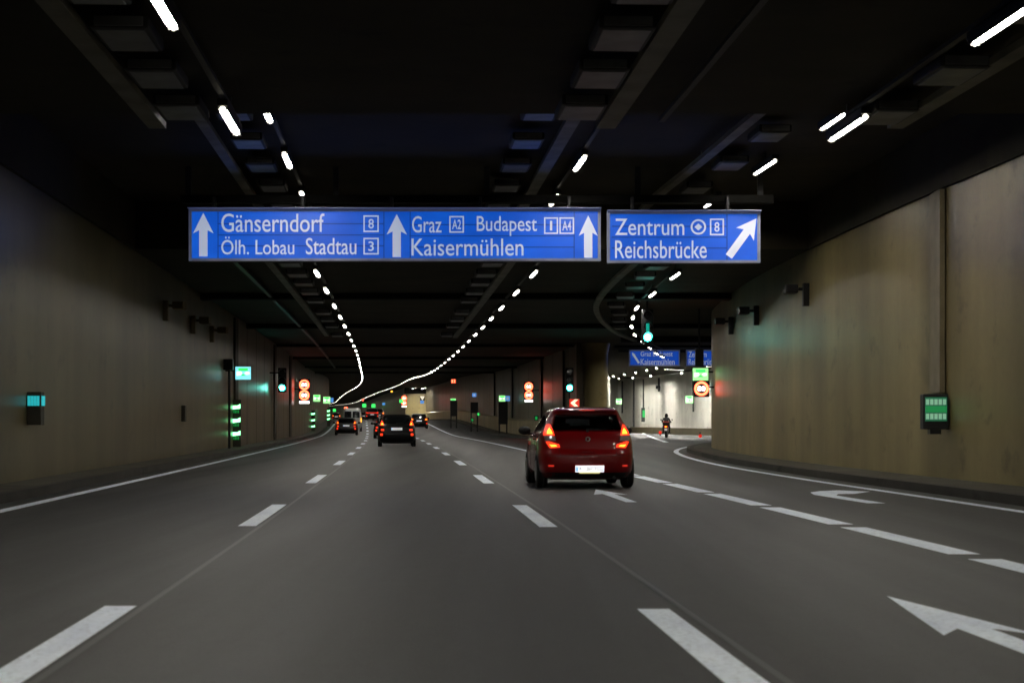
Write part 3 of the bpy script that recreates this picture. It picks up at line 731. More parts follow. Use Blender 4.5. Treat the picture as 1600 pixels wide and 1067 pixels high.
mk('face', prism(B(), [(-.35, .6), (.35, .6), (0, 0)], -.02, .02), 'chevwhite', t); mk('back_plate', box(B(), -.4, .4, .021, .1, -.05, .65), 'dark', t)
# red displays
def red_panel(px, py, Y, w_, h_, label, m='red'):
    t = thing('led_display', label, 'display', (PX(px, Y), Y, PZ(py, Y)-h_/2)); mk('casing', box(B(), -w_*.7, w_*.7, 0, .2, -h_*.3, h_*1.2, .02), 'black', t)
    for s_ in (-1, 1):
        bm = B(); prism(bm, [(s_*w_*.25-w_*.2, 0), (s_*w_*.25-w_*.05, 0), (s_*w_*.25+w_*.2, h_), (s_*w_*.25+w_*.05, h_)], -.02, -.001)
        prism(bm, [(s_*w_*.25-w_*.2, h_), (s_*w_*.25-w_*.05, h_), (s_*w_*.25+w_*.2, 0), (s_*w_*.25+w_*.05, 0)], -.032, -.021); mk('lit_cross', bm, m, t)
red_panel(708.5, 595.5, 150, .36, .26, 'small red cross display high above the dark wall')
red_panel(567, 625, 380, .35, .3, 'single red light far down the tunnel ceiling')
t = thing('signal_lamp', 'small orange light on the far ceiling between lamp rows', 'signal light', (PX(612, 300), 300, PZ(611.5, 300)))
mk('lens', disc(B(), 0, 0, .16, -.03, 0), 'tailhot', t); mk('casing', box(B(), -.22, .22, .001, .2, -.2, .2), 'dark', t)

def speed_sign(px, py_top, Y, r, label, rows=2, plate=True, wallx=0, gap=None, down=False):
    H_ = r*2*rows+(.42*r*1.6 if plate else 0)
    t = thing('speed_sign', label, 'speed sign', (PX(px, Y), Y, PZ(py_top, Y)-H_))
    mk('casing', box(B(), -r*1.06, r*1.06, 0, .25, -.03, H_+.03, .02), 'black', t)
    for k in range(rows):
        zc = H_-r-2*r*k
        rg = mk('red_ring', ring(B(), 0, zc, r*.66, r*.97, -.03, -.001), 'red', t)
        text('number', '80', -r*.52, r*.52, zc-r*.34, zc+r*.34, -.001, 'ledwhite', t, .03, .03)
    if plate:
        mk('plate', box(B(), -r*.97, r*.97, -.02, -.001, .02, .02+r*.5), 'ledwhite', t)
    if wallx: arm(t, 0, wallx, H_*.6)
    return t
speed_sign(475.5, 593, 130, .36, 'pair of glowing red-ringed 80 signs stacked on the left wall', wallx=-.8)
speed_sign(826.2, 597.3, 130, .295, 'pair of glowing red-ringed 80 signs stacked left of the red car', wallx=.9)
speed_sign(1096, 595.5, 71.8, .285, 'single red-ringed 80 sign under the green exit sign', rows=1, plate=False, wallx=.5)
speed_sign(631.5, 618, 300, .40, 'tiny distant pair of red speed signs beside the pale wall', rows=2)
speed_sign(540.5, 635.5, 330, .35, 'tiny red speed sign far left behind the white van', rows=1)
t = thing('sign_post', 'dark box and pole above the green exit sign at right', 'post', (PX(1093, 72.3), 72.3, PZ(572, 72.3)))
mk('box', box(B(), -.16, .16, -.05, .2, 0, .66, .02), 'black', t); mk('pole', cyl(B(), (0, .1, .66), (0, .1, CEIL-t.location.z), .04, n=10), 'black', t)
# equipment box left of big left exit sign
t = thing('signal_box', 'dark box beside the large exit sign on the left wall', 'equipment box', (PX(357, 72), 72, PZ(578, 72)))
mk('box', box(B(), -.2, .16, 0, .35, 0, .42, .02), 'black', t); mk('pole', cyl(B(), (.0, .2, -t.location.z+.15), (.0, .2, -.001), .05, n=10), 'black', t)

# green evacuation light columns
def led_column(px, pys, Y, w_, label, dim=True):
    t = thing('escape_light_column', label, 'escape lights', (PX(px, Y), Y, .15+gz(Y)), 0, 'green escape light columns'); z0 = t.location.z
    mk('back_plate', box(B(), -w_*.55, w_*.55, 0, .06, 0, PZ(pys[0], Y)-z0+.3, .01), 'duct', t)
    for py in pys:
        z = PZ(py, Y)-z0; h_ = w_*.62
        l = mk('green_light', prism(B(), [(-w_/2, z-h_*.45), (w_/2, z-h_*.25), (w_/2, z+h_*.6), (w_*.15, z+h_*.3), (-w_/2, z+h_*.3)], -.03, -.001), 'ledgreen', t)
        if dim:
            bm = B()
            for q in range(4): box(bm, -w_*.3+q*w_*.18, -w_*.3+q*w_*.18+w_*.08, -.02, -.001, z-h_*1.15, z-h_*.6)
            mk('dim_light', bm, 'ledgreendim', t)
led_column(369, (636, 657, 677.5), 76.5, .34, 'nearest column of three green lights on the left wall')
led_column(489.3, (646.5, 656.5, 666), 165, .30, 'small column of three green lights in the middle of the left wall', False)
led_column(513.3, (642, 648.5, 654.5), 192, .28, 'farthest column of three green lights near the white line end', False)
# wall fittings
def wall_box(x, y, z, w_, d_, h_, label, name='wall_box', face=None, cat='wall box', n=4):
    t = thing(name, label, cat, (x, y, z)); mk('casing', box(B(), -d_/2, d_/2, -w_/2, w_/2, 0, h_, .015), 'duct', t)
    if face:
        sx = -1 if x > 0 else 1
        bm = B()
        for q in range(n):
            a = -w_*.42+q*w_*.84/n; box(bm, min(sx*(d_/2+.002), sx*(d_/2+.02)), max(sx*(d_/2+.002), sx*(d_/2+.02)), a, a+w_*.84/n*.86, h_*.58, h_*.88)
        mk('lit_face', bm, face, t)
        # the side turned towards the traffic shows the lettering panel
        bm = B()
        for q in range(n): a = -d_*.42+q*d_*.84/n; box(bm, a, a+d_*.84/n*.84, -w_/2-.02, -w_/2-.002, h_*.58, h_*.88)
        mk('lit_face', bm, face, t)
    return t
wall_box(L1(34)-4.86, 34, 1.15, .25, .26, .60, 'small box with a teal lit face on the near left wall', face='teal')
wall_box(L1(58)-4.93, 58, 1.2, .25, .12, .5, 'small faint unlit box on the left wall before the green lights')
t = thing('emergency_sign', 'green and white striped sign in a dark box on the right wall', 'emergency sign', (XW(34.5)-.27, 34.5, 1.12))
mk('casing', box(B(), -.23, .23, 0, .3, -.05, .60, .02), 'dark', t)
mk('face', box(B(), -.20, .20, -.02, -.001, .10, .54), 'dimgreen', t)
mk('stripe', box(B(), -.195, .195, -.03, -.021, .265, .375), 'midgreen', t)
M['mint'] = mat('mint_lit', (.4, .7, .5), .4, emit=(.20, .40, .28), strength=.7, var=0)
for z in (.40, .135):
    bm = B()
    for q in range(5): box(bm, -.19+q*.078, -.19+q*.078+.06, -.03, -.021, z, z+.105)
    mk('stripe', bm, 'mint', t)
mk('drip_tray', box(B(), -.1, .1, .02, .25, -.14, -.051), 'black', t)
def conduit(path_x, y, z0, z1, w_, lab, m='duct'):
    t = mk('cable_conduit', box(B(), path_x-.05, path_x+.05, y-w_/2, y+w_/2, z0, z1, .008), m); tag(t, lab, 'conduit', 'vertical conduits on the walls')
M['ductwall'] = mat('painted_conduit', (.24, .20, .125), .6, var=.15)
conduit(XW(35.3)-.04, 35.2, 1.75, CEIL-.02, .85, 'wide vertical conduit above the striped green sign', 'ductwall')
conduit(L1(77.3)-4.93, 77.2, .16, CEIL-.1, .8, 'dark vertical conduit beside the nearest green light column')
conduit(L1(104)-4.95, 104, .16, CEIL-.1, .8, 'dark vertical conduit beside the left green signal')
conduit(L1(122)-4.95, 122, .16, CEIL-.1, .9, 'dark vertical conduit before the left speed signs')
for y, lab in ((114, 'dark vertical conduit on the dark wall next to the pillar'), (128, 'dark vertical conduit behind the right speed signs'), (154, 'dark vertical conduit behind the paired green sign'), (176, 'dark vertical conduit near the lone phone sign')):
    t = mk('cable_conduit', box(B(), L1(y)+off_r(y)-.12, L1(y)+off_r(y)-.01, y-.3, y+.3, 1.4+gz(y), CEIL+gz(y)-.05), 'black'); tag(t, lab, 'conduit', 'vertical conduits on the walls')
# horn speakers / cameras on both walls
def wall_horn(x, y, z, side, lab, k=1.0):
    mm = 'black' if side > 0 else 'ductwall'
    t = thing('wall_camera', lab, 'wall camera', (x, y, z), 0, 'cameras on the tunnel walls')
    s_ = side
    mk('bracket', box(B(), min(0, s_*.42), max(0, s_*.42), -.04, .04, -.03, .05), mm, t)
    mk('mount', box(B(), min(s_*.30, s_*.46), max(s_*.30, s_*.46), -.12, .12, -.42*k, .16*k, .02), mm, t)
    mk('horn', box(B(), -.16*k, .16*k, -.25, .3, -.10, .12, .03), mm, t)
wall_horn(XW(47.5)-.45, 47.5, 4.55, 1, 'nearest dark camera high on the right wall')
wall_horn(XW(56)-.45, 56, 4.5, 1, 'middle dark camera high on the right wall')
wall_horn(XW(62.5)-.45, 63, 4.55, 1, 'farthest dark camera high on the right wall')
wall_horn(L1(53.5)-4.55, 53.5, 4.5, -1, 'nearest dark camera high on the left wall')
wall_horn(L1(60)-4.55, 60.5, 4.45, -1, 'middle dark camera high on the left wall')
wall_horn(L1(67)-4.55, 67, 4.45, -1, 'farthest dark camera high on the left wall')
# exit wall fittings
def exwall(px):
    r = (px-800)/F; best = None
    for a, b in zip(ex_path, ex_path[1:]):
        ra, rb = a[0]/a[1], b[0]/b[1]
        if (ra-r)*(rb-r) <= 0 and a[1] > 140:
            u = (r-ra)/(rb-ra) if rb != ra else 0; best = (a[0]+u*(b[0]-a[0]), a[1]+u*(b[1]-a[1]))
            if best[1] < 200: break
    return best
for px, w_, lab in ((972, .16, 'thin dark conduit by the left exit wall sign'), (990, .22, 'dark joint conduit down the pale exit wall'), (1005, .16, 'dark conduit ending in a small green light'), (1083, .2, 'conduit above the right exit wall sign')):
    x, y = exwall(px)
    t = mk('cable_conduit', box(B(), x-w_/2, x+w_/2, y-.42, y-.30, 2.0 if px in (1005, 1083, 972) else .6, 5.3), 'dark'); tag(t, lab, 'conduit', 'vertical conduits on the walls')
x, y = exwall(1006); t = thing('emergency_light', 'small green light box low on the pale exit wall', 'emergency light', (x, y-.5, 1.5))
mk('casing', box(B(), -.28, .28, 0, .25, -.4, 1.0, .03), 'dark', t); mk('face', box(B(), -.16, .16, -.02, -.001, .05, .75), 'ledgreendim', t)
x, y = exwall(1029); t = thing('wall_camera', 'dark camera on the pale exit wall above the motorcycle', 'wall camera', (x, y-.6, 4.4), 0, 'cameras on the tunnel walls')
mk('horn', cyl(B(), (-.3, 0, 0), (.3, -.1, -.05), .16, .2, n=12), 'black', t); mk('mount', box(B(), -.08, .08, 0, .5, -.4, .9), 'black', t)
for px, py, lab in ((1031.5, 675.5, 'small red reflector at the foot of the wall left of the motorcycle'), (1094, 681, 'small red reflector at the foot of the wall right of the motorcycle')):
    Y = 150 if px < 1050 else 136
    t = thing('red_reflector', lab, 'reflector', (PX(px, Y), Y, 0)); mk('post', box(B(), -.05, .05, 0, .08, 0, .4), 'dark', t)
    mk('lens', disc(B(), 0, PZ(py, Y), .13, -.02, -.001, 12), 'reflect', t)
# chevron board
t = thing('chevron_sign', 'red and white chevron board above the red car roof', 'chevron sign', (PX(897.5, 98), 98, 0))
z0, z1, hw = PZ(635.5, 98), PZ(623.5, 98), .26
mk('board', box(B(), -hw, hw, 0, .06, z0, z1, .008), 'chevred', t)
mk('chevron', prism(prism(B(), [(-hw*.80, (z0+z1)/2), (hw*.05, z1-.02), (hw*.8, z1-.02), (-hw*.0, (z0+z1)/2)], -.012, -.001), [(-hw*.80, (z0+z1)/2), (hw*.0, (z0+z1)/2), (hw*.8, z0+.02), (hw*.05, z0+.02)], -.012, -.001), 'chevwhite', t)
for s_ in (-1, 1): mk('post', cyl(B(), (s_*.18, .1, 0), (s_*.18, .1, z1-.05), .03, n=8), 'dark', t)
# cabinets along the dark wall
for px, Y, w_, h_, z, lab in ((786, 151, .75, 1.9, .9, 'tall dark cabinet under the paired green sign'), (709, 189, .7, 1.6, 1.2, 'dark cabinet under the green sign near the bright wall'), (741, 171, .7, 1.0, 1.7, 'dark cabinet under the lone phone sign')):
    t = thing('emergency_cabinet', lab, 'cabinet', (PX(px, Y), Y, gz(Y)), 0, 'cabinets along the dark wall'); mk('box', box(B(), -w_/2, w_/2, 0, .4, z, z+h_, .03), 'black', t)
    for s_ in (-1, 1): mk('leg', box(B(), s_*w_*.4-.06, s_*w_*.4+.06, .1, .3, 0, z), 'dark', t)
# tiny floor lights on the dark wall
for px, py, Y, lab in ((747.5, 647, 160, 'small green dot light on the dark wall'), (738, 656, 165, 'faint green dot light low on the dark wall'), (838, 653, 118, 'narrow green light beside the red car window')):
    t = thing('emergency_light', lab, 'emergency light', (PX(px, Y), Y, PZ(py, Y))); mk('casing', box(B(), -.13, .13, 0, .1, -.16, .16), 'dark', t); mk('lens', box(B(), -.07, .07, -.02, -.001, -.10, .10), 'ledgreendim' if px != 747.5 else 'exitgreen', t)

# ------------------------------------------------------------------ vehicles
HATCH = [(.19, .80, .16, 4.05), (.30, .868, .05, 4.17), (.42, .885, .01, 4.22), (.55, .888, 0, 4.23), (.64, .888, .015, 4.21), (.70, .885, .06, 4.18), (.82, .878, .09, 4.02), (.92, .858, .125, 3.6),
         (1.00, .825, .17, 3.15), (1.08, .785, .24, 2.95), (1.18, .73, .32, 2.72), (1.28, .685, .42, 2.47), (1.36, .645, .45, 2.25), (1.42, .60, .42, 2.05), (1.455, .54, .52, 1.9), (1.475, .44, .75, 1.7)]
VAN = [(.25, .80, .10, 4.7), (.40, .94, .02, 4.85), (.8, .96, 0, 4.85), (1.1, .96, .02, 4.5), (1.3, .95, .03, 4.0), (1.7, .90, .05, 3.5), (2.0, .86, .09, 3.3), (2.10, .80, .16, 3.15), (2.14, .70, .35, 3.0)]
SUV = [(.25, .82, .12, 4.3), (.36, .885, .03, 4.42), (.6, .91, 0, 4.45), (.85, .905, .06, 4.3), (.98, .885, .10, 3.7), (1.07, .86, .14, 3.3), (1.2, .80, .22, 3.0), (1.35, .745, .34, 2.75), (1.48, .70, .40, 2.45), (1.56, .63, .45, 2.25), (1.60, .50, .7, 2.0)]
class Shape:
    def __init__(s, sl, kw=1, kh=1, n=7.0):
        s.sl = [(z*kh, w_*kw, r, f) for z, w_, r, f in sl]; s.n = n
    def at(s, z):
        sl = s.sl; z = min(max(z, sl[0][0]), sl[-1][0])
        T_ = lambda j: interp([(q[0], q[j]) for q in sl], z)
        return T_(1), T_(2), T_(3)
    def rear(s, x, z):
        w_, r, f = s.at(z); a = (f-r)/2; u = min(1, abs(x)/w_); return (r+f)/2 - a*(1-u**s.n)**(1/s.n)
    def front(s, x, z):
        w_, r, f = s.at(z); a = (f-r)/2; u = min(1, abs(x)/w_); return (r+f)/2 + a*(1-u**s.n)**(1/s.n)
    def side(s, y, z):
        w_, r, f = s.at(z); a = (f-r)/2; u = min(1, abs(y-(r+f)/2)/a); return w_*(1-u**s.n)**(1/s.n)
    def body(s, nz=30, nu=72):
        bm = B(); z0, z1 = s.sl[0][0], s.sl[-1][0]; rws = []
        for i in range(nz+1):
            z = z0 + (z1-z0)*(1-(1-i/nz)**1.25); w_, r, f = s.at(z); a = (f-r)/2; yc = (r+f)/2; row = []
            for k in range(nu):
                t_ = 2*math.pi*k/nu; c, d = math.cos(t_), math.sin(t_); e = 2/s.n
                row.append(bm.verts.new((w_*math.copysign(abs(c)**e, c), yc+a*math.copysign(abs(d)**e, d), z)))
            rws.append(row)
        for a, b in zip(rws, rws[1:]):
            for k in range(nu): bm.faces.new((a[k], a[(k+1) % nu], b[(k+1) % nu], b[k]))
        bm.faces.new(rws[-1]); bm.faces.new(rws[0][::-1]); bmesh.ops.recalc_face_normals(bm, faces=bm.faces)
        return bm
def clip_grid(poly, cell):
    """a grid cut to a convex polygon (2-D), as a flat bmesh in x,y"""
    bm = B(); xs = [p[0] for p in poly]; ys = [p[1] for p in poly]
    nx = max(1, int((max(xs)-min(xs))/cell)); ny = max(1, int((max(ys)-min(ys))/cell))
    g = [[bm.verts.new((min(xs)+(max(xs)-min(xs))*i/nx, min(ys)+(max(ys)-min(ys))*j/ny, 0)) for i in range(nx+1)] for j in range(ny+1)]
    for j in range(ny):
        for i in range(nx): bm.faces.new((g[j][i], g[j][i+1], g[j+1][i+1], g[j+1][i]))
    area = sum(poly[k][0]*poly[(k+1) % len(poly)][1]-poly[(k+1) % len(poly)][0]*poly[k][1] for k in range(len(poly)))
    for k in range(len(poly)):
        a, b = poly[k], poly[(k+1) % len(poly)]; nrm = Vector((b[1]-a[1], -(b[0]-a[0]), 0))*(1 if area > 0 else -1)
        if nrm.length < 1e-6: continue
        bmesh.ops.bisect_plane(bm, geom=list(bm.verts)+list(bm.edges)+list(bm.faces), plane_co=(a[0], a[1], 0), plane_no=nrm, clear_outer=True, dist=1e-6)
    return bm
def patch(shape, poly, where, off, cell=.05, thick=.02, sgn=1):
    """thin shell laid on the body: where='rear' takes (x,z), 'side' takes (y,z)"""
    bm = clip_grid(poly, cell)
    for v in bm.verts:
        u, z = v.co.x, v.co.y
        if where == 'front': v.co = Vector((u, shape.front(u, z)+off, z))
        elif where == 'rear': v.co = Vector((u, shape.rear(u, z)-off, z))
        else: v.co = Vector((sgn*(shape.side(u, z)+off), u, z))
    be = [e for e in bm.edges if e.is_boundary]
    r = bmesh.ops.extrude_edge_only(bm, edges=be); 
    for v in [g for g in r['geom'] if isinstance(g, bmesh.types.BMVert)]:
        v.co += Vector((0, thick, 0)) if where == 'rear' else (Vector((0, -thick, 0)) if where == 'front' else Vector((-sgn*thick, 0, 0)))
    bmesh.ops.recalc_face_normals(bm, faces=bm.faces)
    return bm
def wheel(t, x, y, r=.315, w_=.2):
    s_ = 1 if x > 0 else -1
    bm = B(); n = 28; prof = [(-w_/2, r*.62), (-w_/2, r*.9), (-w_/2+.03, r), (w_/2-.03, r), (w_/2, r*.9), (w_/2, r*.62)]
    rws = [[bm.verts.new((px_, pr*math.cos(2*math.pi*k/n), pr*math.sin(2*math.pi*k/n))) for k in range(n)] for px_, pr in prof]
    for a, b in zip(rws, rws[1:]):
        for k in range(n): bm.faces.new((a[k], a[(k+1) % n], b[(k+1) % n], b[k]))
    bm.faces.new(rws[0][::-1]); bm.faces.new(rws[-1])
    o = mk('wheel', bm, 'rubber', t, smooth=False); o.location = (x, y, r)
    bm = cyl(B(), (s_*(w_/2+.001), 0, 0), (s_*(w_/2+.012), 0, 0), r*.6, r*.55, n=20)
    mk('rim', bm, 'rim', o)
def car(label, X, Y, rz, kind='hatch', paint='blackpaint', kw=1.0, kh=1.0, full=True, hero=False, z=None, group='cars in the tunnel', bright=True, light='std'):
    sl = {'hatch': HATCH, 'van': VAN, 'suv': SUV}[kind]; S = Shape(sl, kw, kh)
    t = thing({'hatch': 'hatchback_car', 'van': 'delivery_van', 'suv': 'suv_car'}[kind], label, 'van' if kind == 'van' else 'car', (X, Y, gz(Y) if z is None else z), rz, group)
    bb = S.body(60 if hero else 22, 160 if hero else 56)
    if hero:      # real window openings
        def inside(u, z, pol, m_=.03):
            for k in range(len(pol)):
                a, b = pol[k], pol[(k+1) % len(pol)]; ex, ez = b[0]-a[0], b[1]-a[1]; ln = math.hypot(ex, ez)
                if ((u-a[0])*(-ez)+(z-a[1])*ex)/ln < m_: return False
            return True
        zb, zt = 1.04*kh, 1.345*kh; wb, wt = S.at(zb)[0]-.15, S.at(zt)[0]-.09
        rp = [(-wb, zb), (wb, zb), (wt, zt), (-wt, zt)]; sp_ = [(.55, zb+.02), (3.0, zb-.03), (2.35, zt), (.85, zt)]
        kill = []
        for f_ in bb.faces:
            c_ = f_.calc_center_median(); ym = c_.y
            if ym < .8 and abs(f_.normal.y) > .5 and inside(c_.x, c_.z, rp, .02): kill.append(f_)
            elif abs(f_.normal.x) > .5 and inside(c_.y, c_.z, sp_, .05): kill.append(f_)
            elif ym > 1.9 and abs(f_.normal.y) > .3 and inside(c_.x, c_.z, rp, .02): kill.append(f_)
        bmesh.ops.delete(bb, geom=kill, context='FACES')
    mk('body', bb, paint, t, smooth=True)
    if hero:
        mk('windscreen', patch(S, rp, 'front', .006, .05), 'clearglass', t)
        for sx in (-.36, .36):
            mk('front_seat', box(B(), sx-.24, sx+.24, 2.05, 2.2, .5, 1.10, .05), 'seat', t); mk('front_headrest', box(B(), sx-.13, sx+.13, 2.05, 2.15, 1.12, 1.30, .04), 'seat', t)
        mk('rear_seat', box(B(), -.62, .62, .95, 1.1, .4, 1.04, .05), 'seat', t)
        for sx in (-.38, .38): mk('rear_headrest', box(B(), sx-.13, sx+.13, .95, 1.05, 1.05, 1.19, .04), 'seat', t)
        mk('interior_mirror', box(B(), -.11, .11, 2.35, 2.37, 1.27, 1.33, .01), 'seat', t)
        mk('cabin_floor', box(B(), -.6, .6, .3, 3.0, .36, .40), 'seat', t)
        mk('dashboard', box(B(), -.68, .68, 2.75, 3.0, .7, 1.0, .05), 'seat', t)
    Wm = max(q[1] for q in S.sl); Hm = S.sl[-1][0]; Lm = max(q[3] for q in S.sl)
    cell = .04 if hero else .1
    if kind == 'van':
        for s_ in (-1, 1):
            mk('rear_window', patch(S, [(s_*.06, 1.25), (s_*.72, 1.25), (s_*.68, 1.85), (s_*.06, 1.85)], 'rear', .006, cell), 'glass', t)
            mk('tail_light', patch(S, [(s_*.80, .85), (s_*.91, .85), (s_*.90, 1.25), (s_*.80, 1.25)], 'rear', .02, .03), 'tailhot' if s_ > 0 else 'tail', t)
        mk('number_plate', patch(S, [(-.26, .55), (.26, .55), (.26, .66), (-.26, .66)], 'rear', .01, .1), 'platedim', t)
    else:
        zb, zt = 1.04*kh, 1.345*kh
        if kind == 'suv': zb, zt = 1.10*kh, 1.47*kh
        wb, wt = S.at(zb)[0]-.15, S.at(zt)[0]-.09
        mk('rear_window', patch(S, [(-wb, zb), (wb, zb), (wt, zt), (-wt, zt)], 'rear', .006, cell), 'clearglass' if hero else 'glass', t)
        for s_ in (-1, 1):
            mk('side_window', patch(S, [(.55, zb+.02), (3.0, zb-.03), (2.35, zt), (.85, zt)], 'side', .006, .1, sgn=s_), 'clearglass' if hero else 'glass', t)
            q = lambda pts: [(s_*x, z_*kh) for x, z_ in pts]
            if kind == 'hatch':
                tl = mk('tail_light', patch(S, q([(.60, .96), (.79, .965), (.775, 1.03), (.72, 1.16), (.665, 1.165), (.625, 1.06)]), 'rear', .014, .03), 'tail', t)
                mk('bulb', patch(S, q([(.635, .99), (.735, .99), (.725, 1.04), (.685, 1.10), (.655, 1.06)]), 'rear', .024, .03), 'tailhot', tl)
                if hero:
                    mk('indicator_lens', patch(S, q([(.58, .865), (.77, .865), (.785, .955), (.60, .95)]), 'rear', .012, .03), 'tailoff', t)
                    lo = mk('lower_light', patch(S, q([(.51, .745), (.69, .735), (.76, .85), (.70, .855), (.525, .80)]), 'rear', .014, .03), 'tail', t)
                    mk('bulb', patch(S, q([(.56, .765), (.66, .755), (.70, .80), (.58, .79)]), 'rear', .024, .03), 'tailhot', lo)
                else:
                    mk('brake_light', patch(S, q([(.60, .72), (.74, .72), (.74, .80), (.60, .80)]), 'rear', .012, .05), 'tail', t)
                    mk('reflector', patch(S, q([(.66, .50), (.78, .50), (.78, .60), (.66, .60)]), 'rear', .01, .05), 'tail', t)
            else:
                tl = mk('tail_light', patch(S, q([(.56, .88), (.84, .88), (.84, 1.06), (.62, 1.06)]), 'rear', .014, .04), 'tail', t)
                mk('bulb', patch(S, q([(.62, .92), (.76, .92), (.76, 1.02), (.64, 1.02)]), 'rear', .024, .04), 'tailhot', tl)
                mk('reflector', patch(S, q([(.70, .48), (.82, .48), (.82, .60), (.70, .60)]), 'rear', .01, .05), 'tail', t)
            if full:
                m_ = mk('wing_mirror', B(), 'black', t)
                bm = B(); bmesh.ops.create_uvsphere(bm, u_segments=14, v_segments=8, radius=1)
                for v in bm.verts: v.co = Vector((s_*(Wm+.10)+v.co.x*.125, 2.55+v.co.y*.07, zb-.0+v.co.z*.085))
                box(bm, min(s_*(Wm-.12), s_*(Wm+.04)), max(s_*(Wm-.12), s_*(Wm+.04)), 2.53, 2.6, zb-.08, zb-.04); bm.to_mesh(m_.data); bm.free()
                for p in m_.data.polygons: p.use_smooth = True
        pz = .50*kh if not hero else .36
        if hero: px0, px1 = -.235, .285
        else: px0, px1, pz = -.26, .26, (.86*kh-.06 if kind == 'hatch' else .78)
        pm = 'plate' if hero else 'platedim'
        mk('rear_recess', patch(S, [(px0-.12, pz-.10), (px1+.12, pz-.10), (px1+.08, pz+.10), (px0-.08, pz+.10)], 'rear', .004, .05), paint if not hero else 'redpaint', t)
        pl_ = mk('number_plate', patch(S, [(px0, pz-.06), (px1, pz-.06), (px1, pz+.06), (px0, pz+.06)], 'rear', .02, .08), pm, t)
        yb = S.rear(0, pz)-.021
        if hero:
            text('lettering', 'K · 267 TCC', px0+.075, px1-.02, pz-.032, pz+.038, yb-.001, 'platetext', pl_, .0, .002)
            mk('euro_band', box(B(), px0+.01, px0+.045, yb-.004, yb+.001, pz-.045, pz+.045), 'euroblue', pl_)
            mk('plate_glow_strip', box(B(), px0+.07, px1-.08, yb-.006, yb+.02, pz-.083, pz-.0605), 'plateyellow', t)  # emissive strip painting the yellowish glow below the plate
        elif full:
            mk('euro_band', box(B(), px0+.01, px0+.05, yb-.004, yb+.001, pz-.045, pz+.045), 'euroblue', pl_)
        mk('lower_bumper', patch(S, [(-.80*kw, .20), (.80*kw, .20), (.82*kw, .29), (-.82*kw, .29)], 'rear', .008, .06), 'black', t)
        mk('wiper', box(box(B(), -.02, .02, S.rear(0, zb+.02)-.04, S.rear(0, zb)-.0, zb-.02, zb+.03), -.02, .33, S.rear(.1, zb+.04)-.025, S.rear(.1, zb+.04)-.01, zb+.02, zb+.035), 'black', t)
        if full:
            mk('underbody', box(B(), -.66, .66, .35, 3.6, .155, .20), 'black', t)
            ex = mk('exhaust_pipe', cyl(B(), (.48, .10, .20), (.48, .5, .20), .03, n=10), 'dark', t)
    if hero:
        ax = S.rear(0, .90)
        mk('badge', ring(B(), 0, .895, .026, .046, ax-.018, ax-.002, 20), 'chrome', t)
        bz = S.rear(0, .895)
        mk('boot_handle', box(B(), -.12, .12, S.rear(0, .66)-.022, S.rear(0, .66)-.001, .655, .675, .005), 'redpaint', t)
        sp = B(); 
        for i_, (xx, yy, zz) in enumerate([]): pass
        box(sp, -.54, .54, .30, .66, 1.405, 1.43, .01); mk('roof_spoiler', sp, 'redpaint', t)
        mk('high_brake_light', box(B(), -.14, .14, .29, .305, 1.41, 1.425), 'reflect', t)
        mk('roof_antenna', cyl(B(), (-.02, .75, 1.46), (-.02, .58, 1.64), .006, .004, n=6), 'black', t)
        bm = B()
        for z_ in (.70,):
            pass
        # shut lines of the tailgate
        for seg in ([(-.80, .592), (.80, .592), (.80, .598), (-.80, .598)],):
            mk('shut_line', patch(S, seg, 'rear', .0025, .04, .004), 'black', t)
        for s_ in (-1, 1):
            mk('shut_line', patch(S, [(s_*.50, .60), (s_*.505, .60), (s_*.60, 1.02), (s_*.593, 1.02)], 'rear', .0025, .04, .004), 'black', t)
            mk('bumper_corner_light', patch(S, [(s_*.62, .40), (s_*.72, .40), (s_*.72, .43), (s_*.62, .43)], 'rear', .006, .03), 'reflect', t)
            mk('door_handle', box(B(), min(s_*(S.side(1.6, .88)), s_*(S.side(1.6, .88)+.03)), max(s_*(S.side(1.6, .88)), s_*(S.side(1.6, .88)+.03)), 1.45, 1.65, .87, .90, .006), 'redpaint', t)
            # door gaps
            for yy in (1.35, 2.35):
                mk('shut_line', patch(S, [(yy, .32), (yy+.008, .32), (yy+.008, 1.0), (yy, 1.0)], 'side', .0025, .05, .004, sgn=s_), 'black', t)
    wb_ = (.80, Lm-.85)
    for y in wb_:
        for s_ in (-1, 1):
            bm = patch(S, [(y+.375*math.cos(2*math.pi*k/20), .31+.375*math.sin(2*math.pi*k/20)) for k in range(20)], 'side', .004, .06, .01, sgn=s_)
            mk('wheel_arch', bm, 'black', t)
            wheel(t, s_*(Wm-.095), y, .315 if kind != 'van' else .34)
    return t
def onlane(px, Y): return PX(px, Y)
def hd(y): return heading(L1, y)
car('dark red hatchback with glowing tail lights, nearest to the camera', onlane(919.5, 33.8), 33.8, hd(36), 'hatch', 'redpaint', hero=True)
car('black hatchback with a white plate driving in the middle lane', onlane(620, 88), 88, hd(90), 'hatch', 'blackpaint', 1.0, 1.045)
car('dark grey car in the left lane in front of the white van', onlane(541, 152), 152, hd(155), 'hatch', 'greypaint', 1.05, .98)
car('white van behind the left dark car with its right light lit', onlane(550, 172), 172, hd(175), 'van', 'whitepaint', .95, 1.0)
car('dark car mostly hidden behind the black hatchback', onlane(604, 130), 130, hd(132), 'hatch', 'greypaint', 1.0, 1.0)
car('dark car in the right lane before the far wall', onlane(655, 186), 186, hd(188), 'suv', 'blackpaint', .98, .95)
c = car('large distant car with bright red lights in the middle lane', onlane(581.5, 262), 262, hd(262), 'suv', 'greypaint', 1.05, 1.05)
mk('light_bar', box(B(), -.8, .8, -.01, .05, .95, 1.08), 'reflect', c)
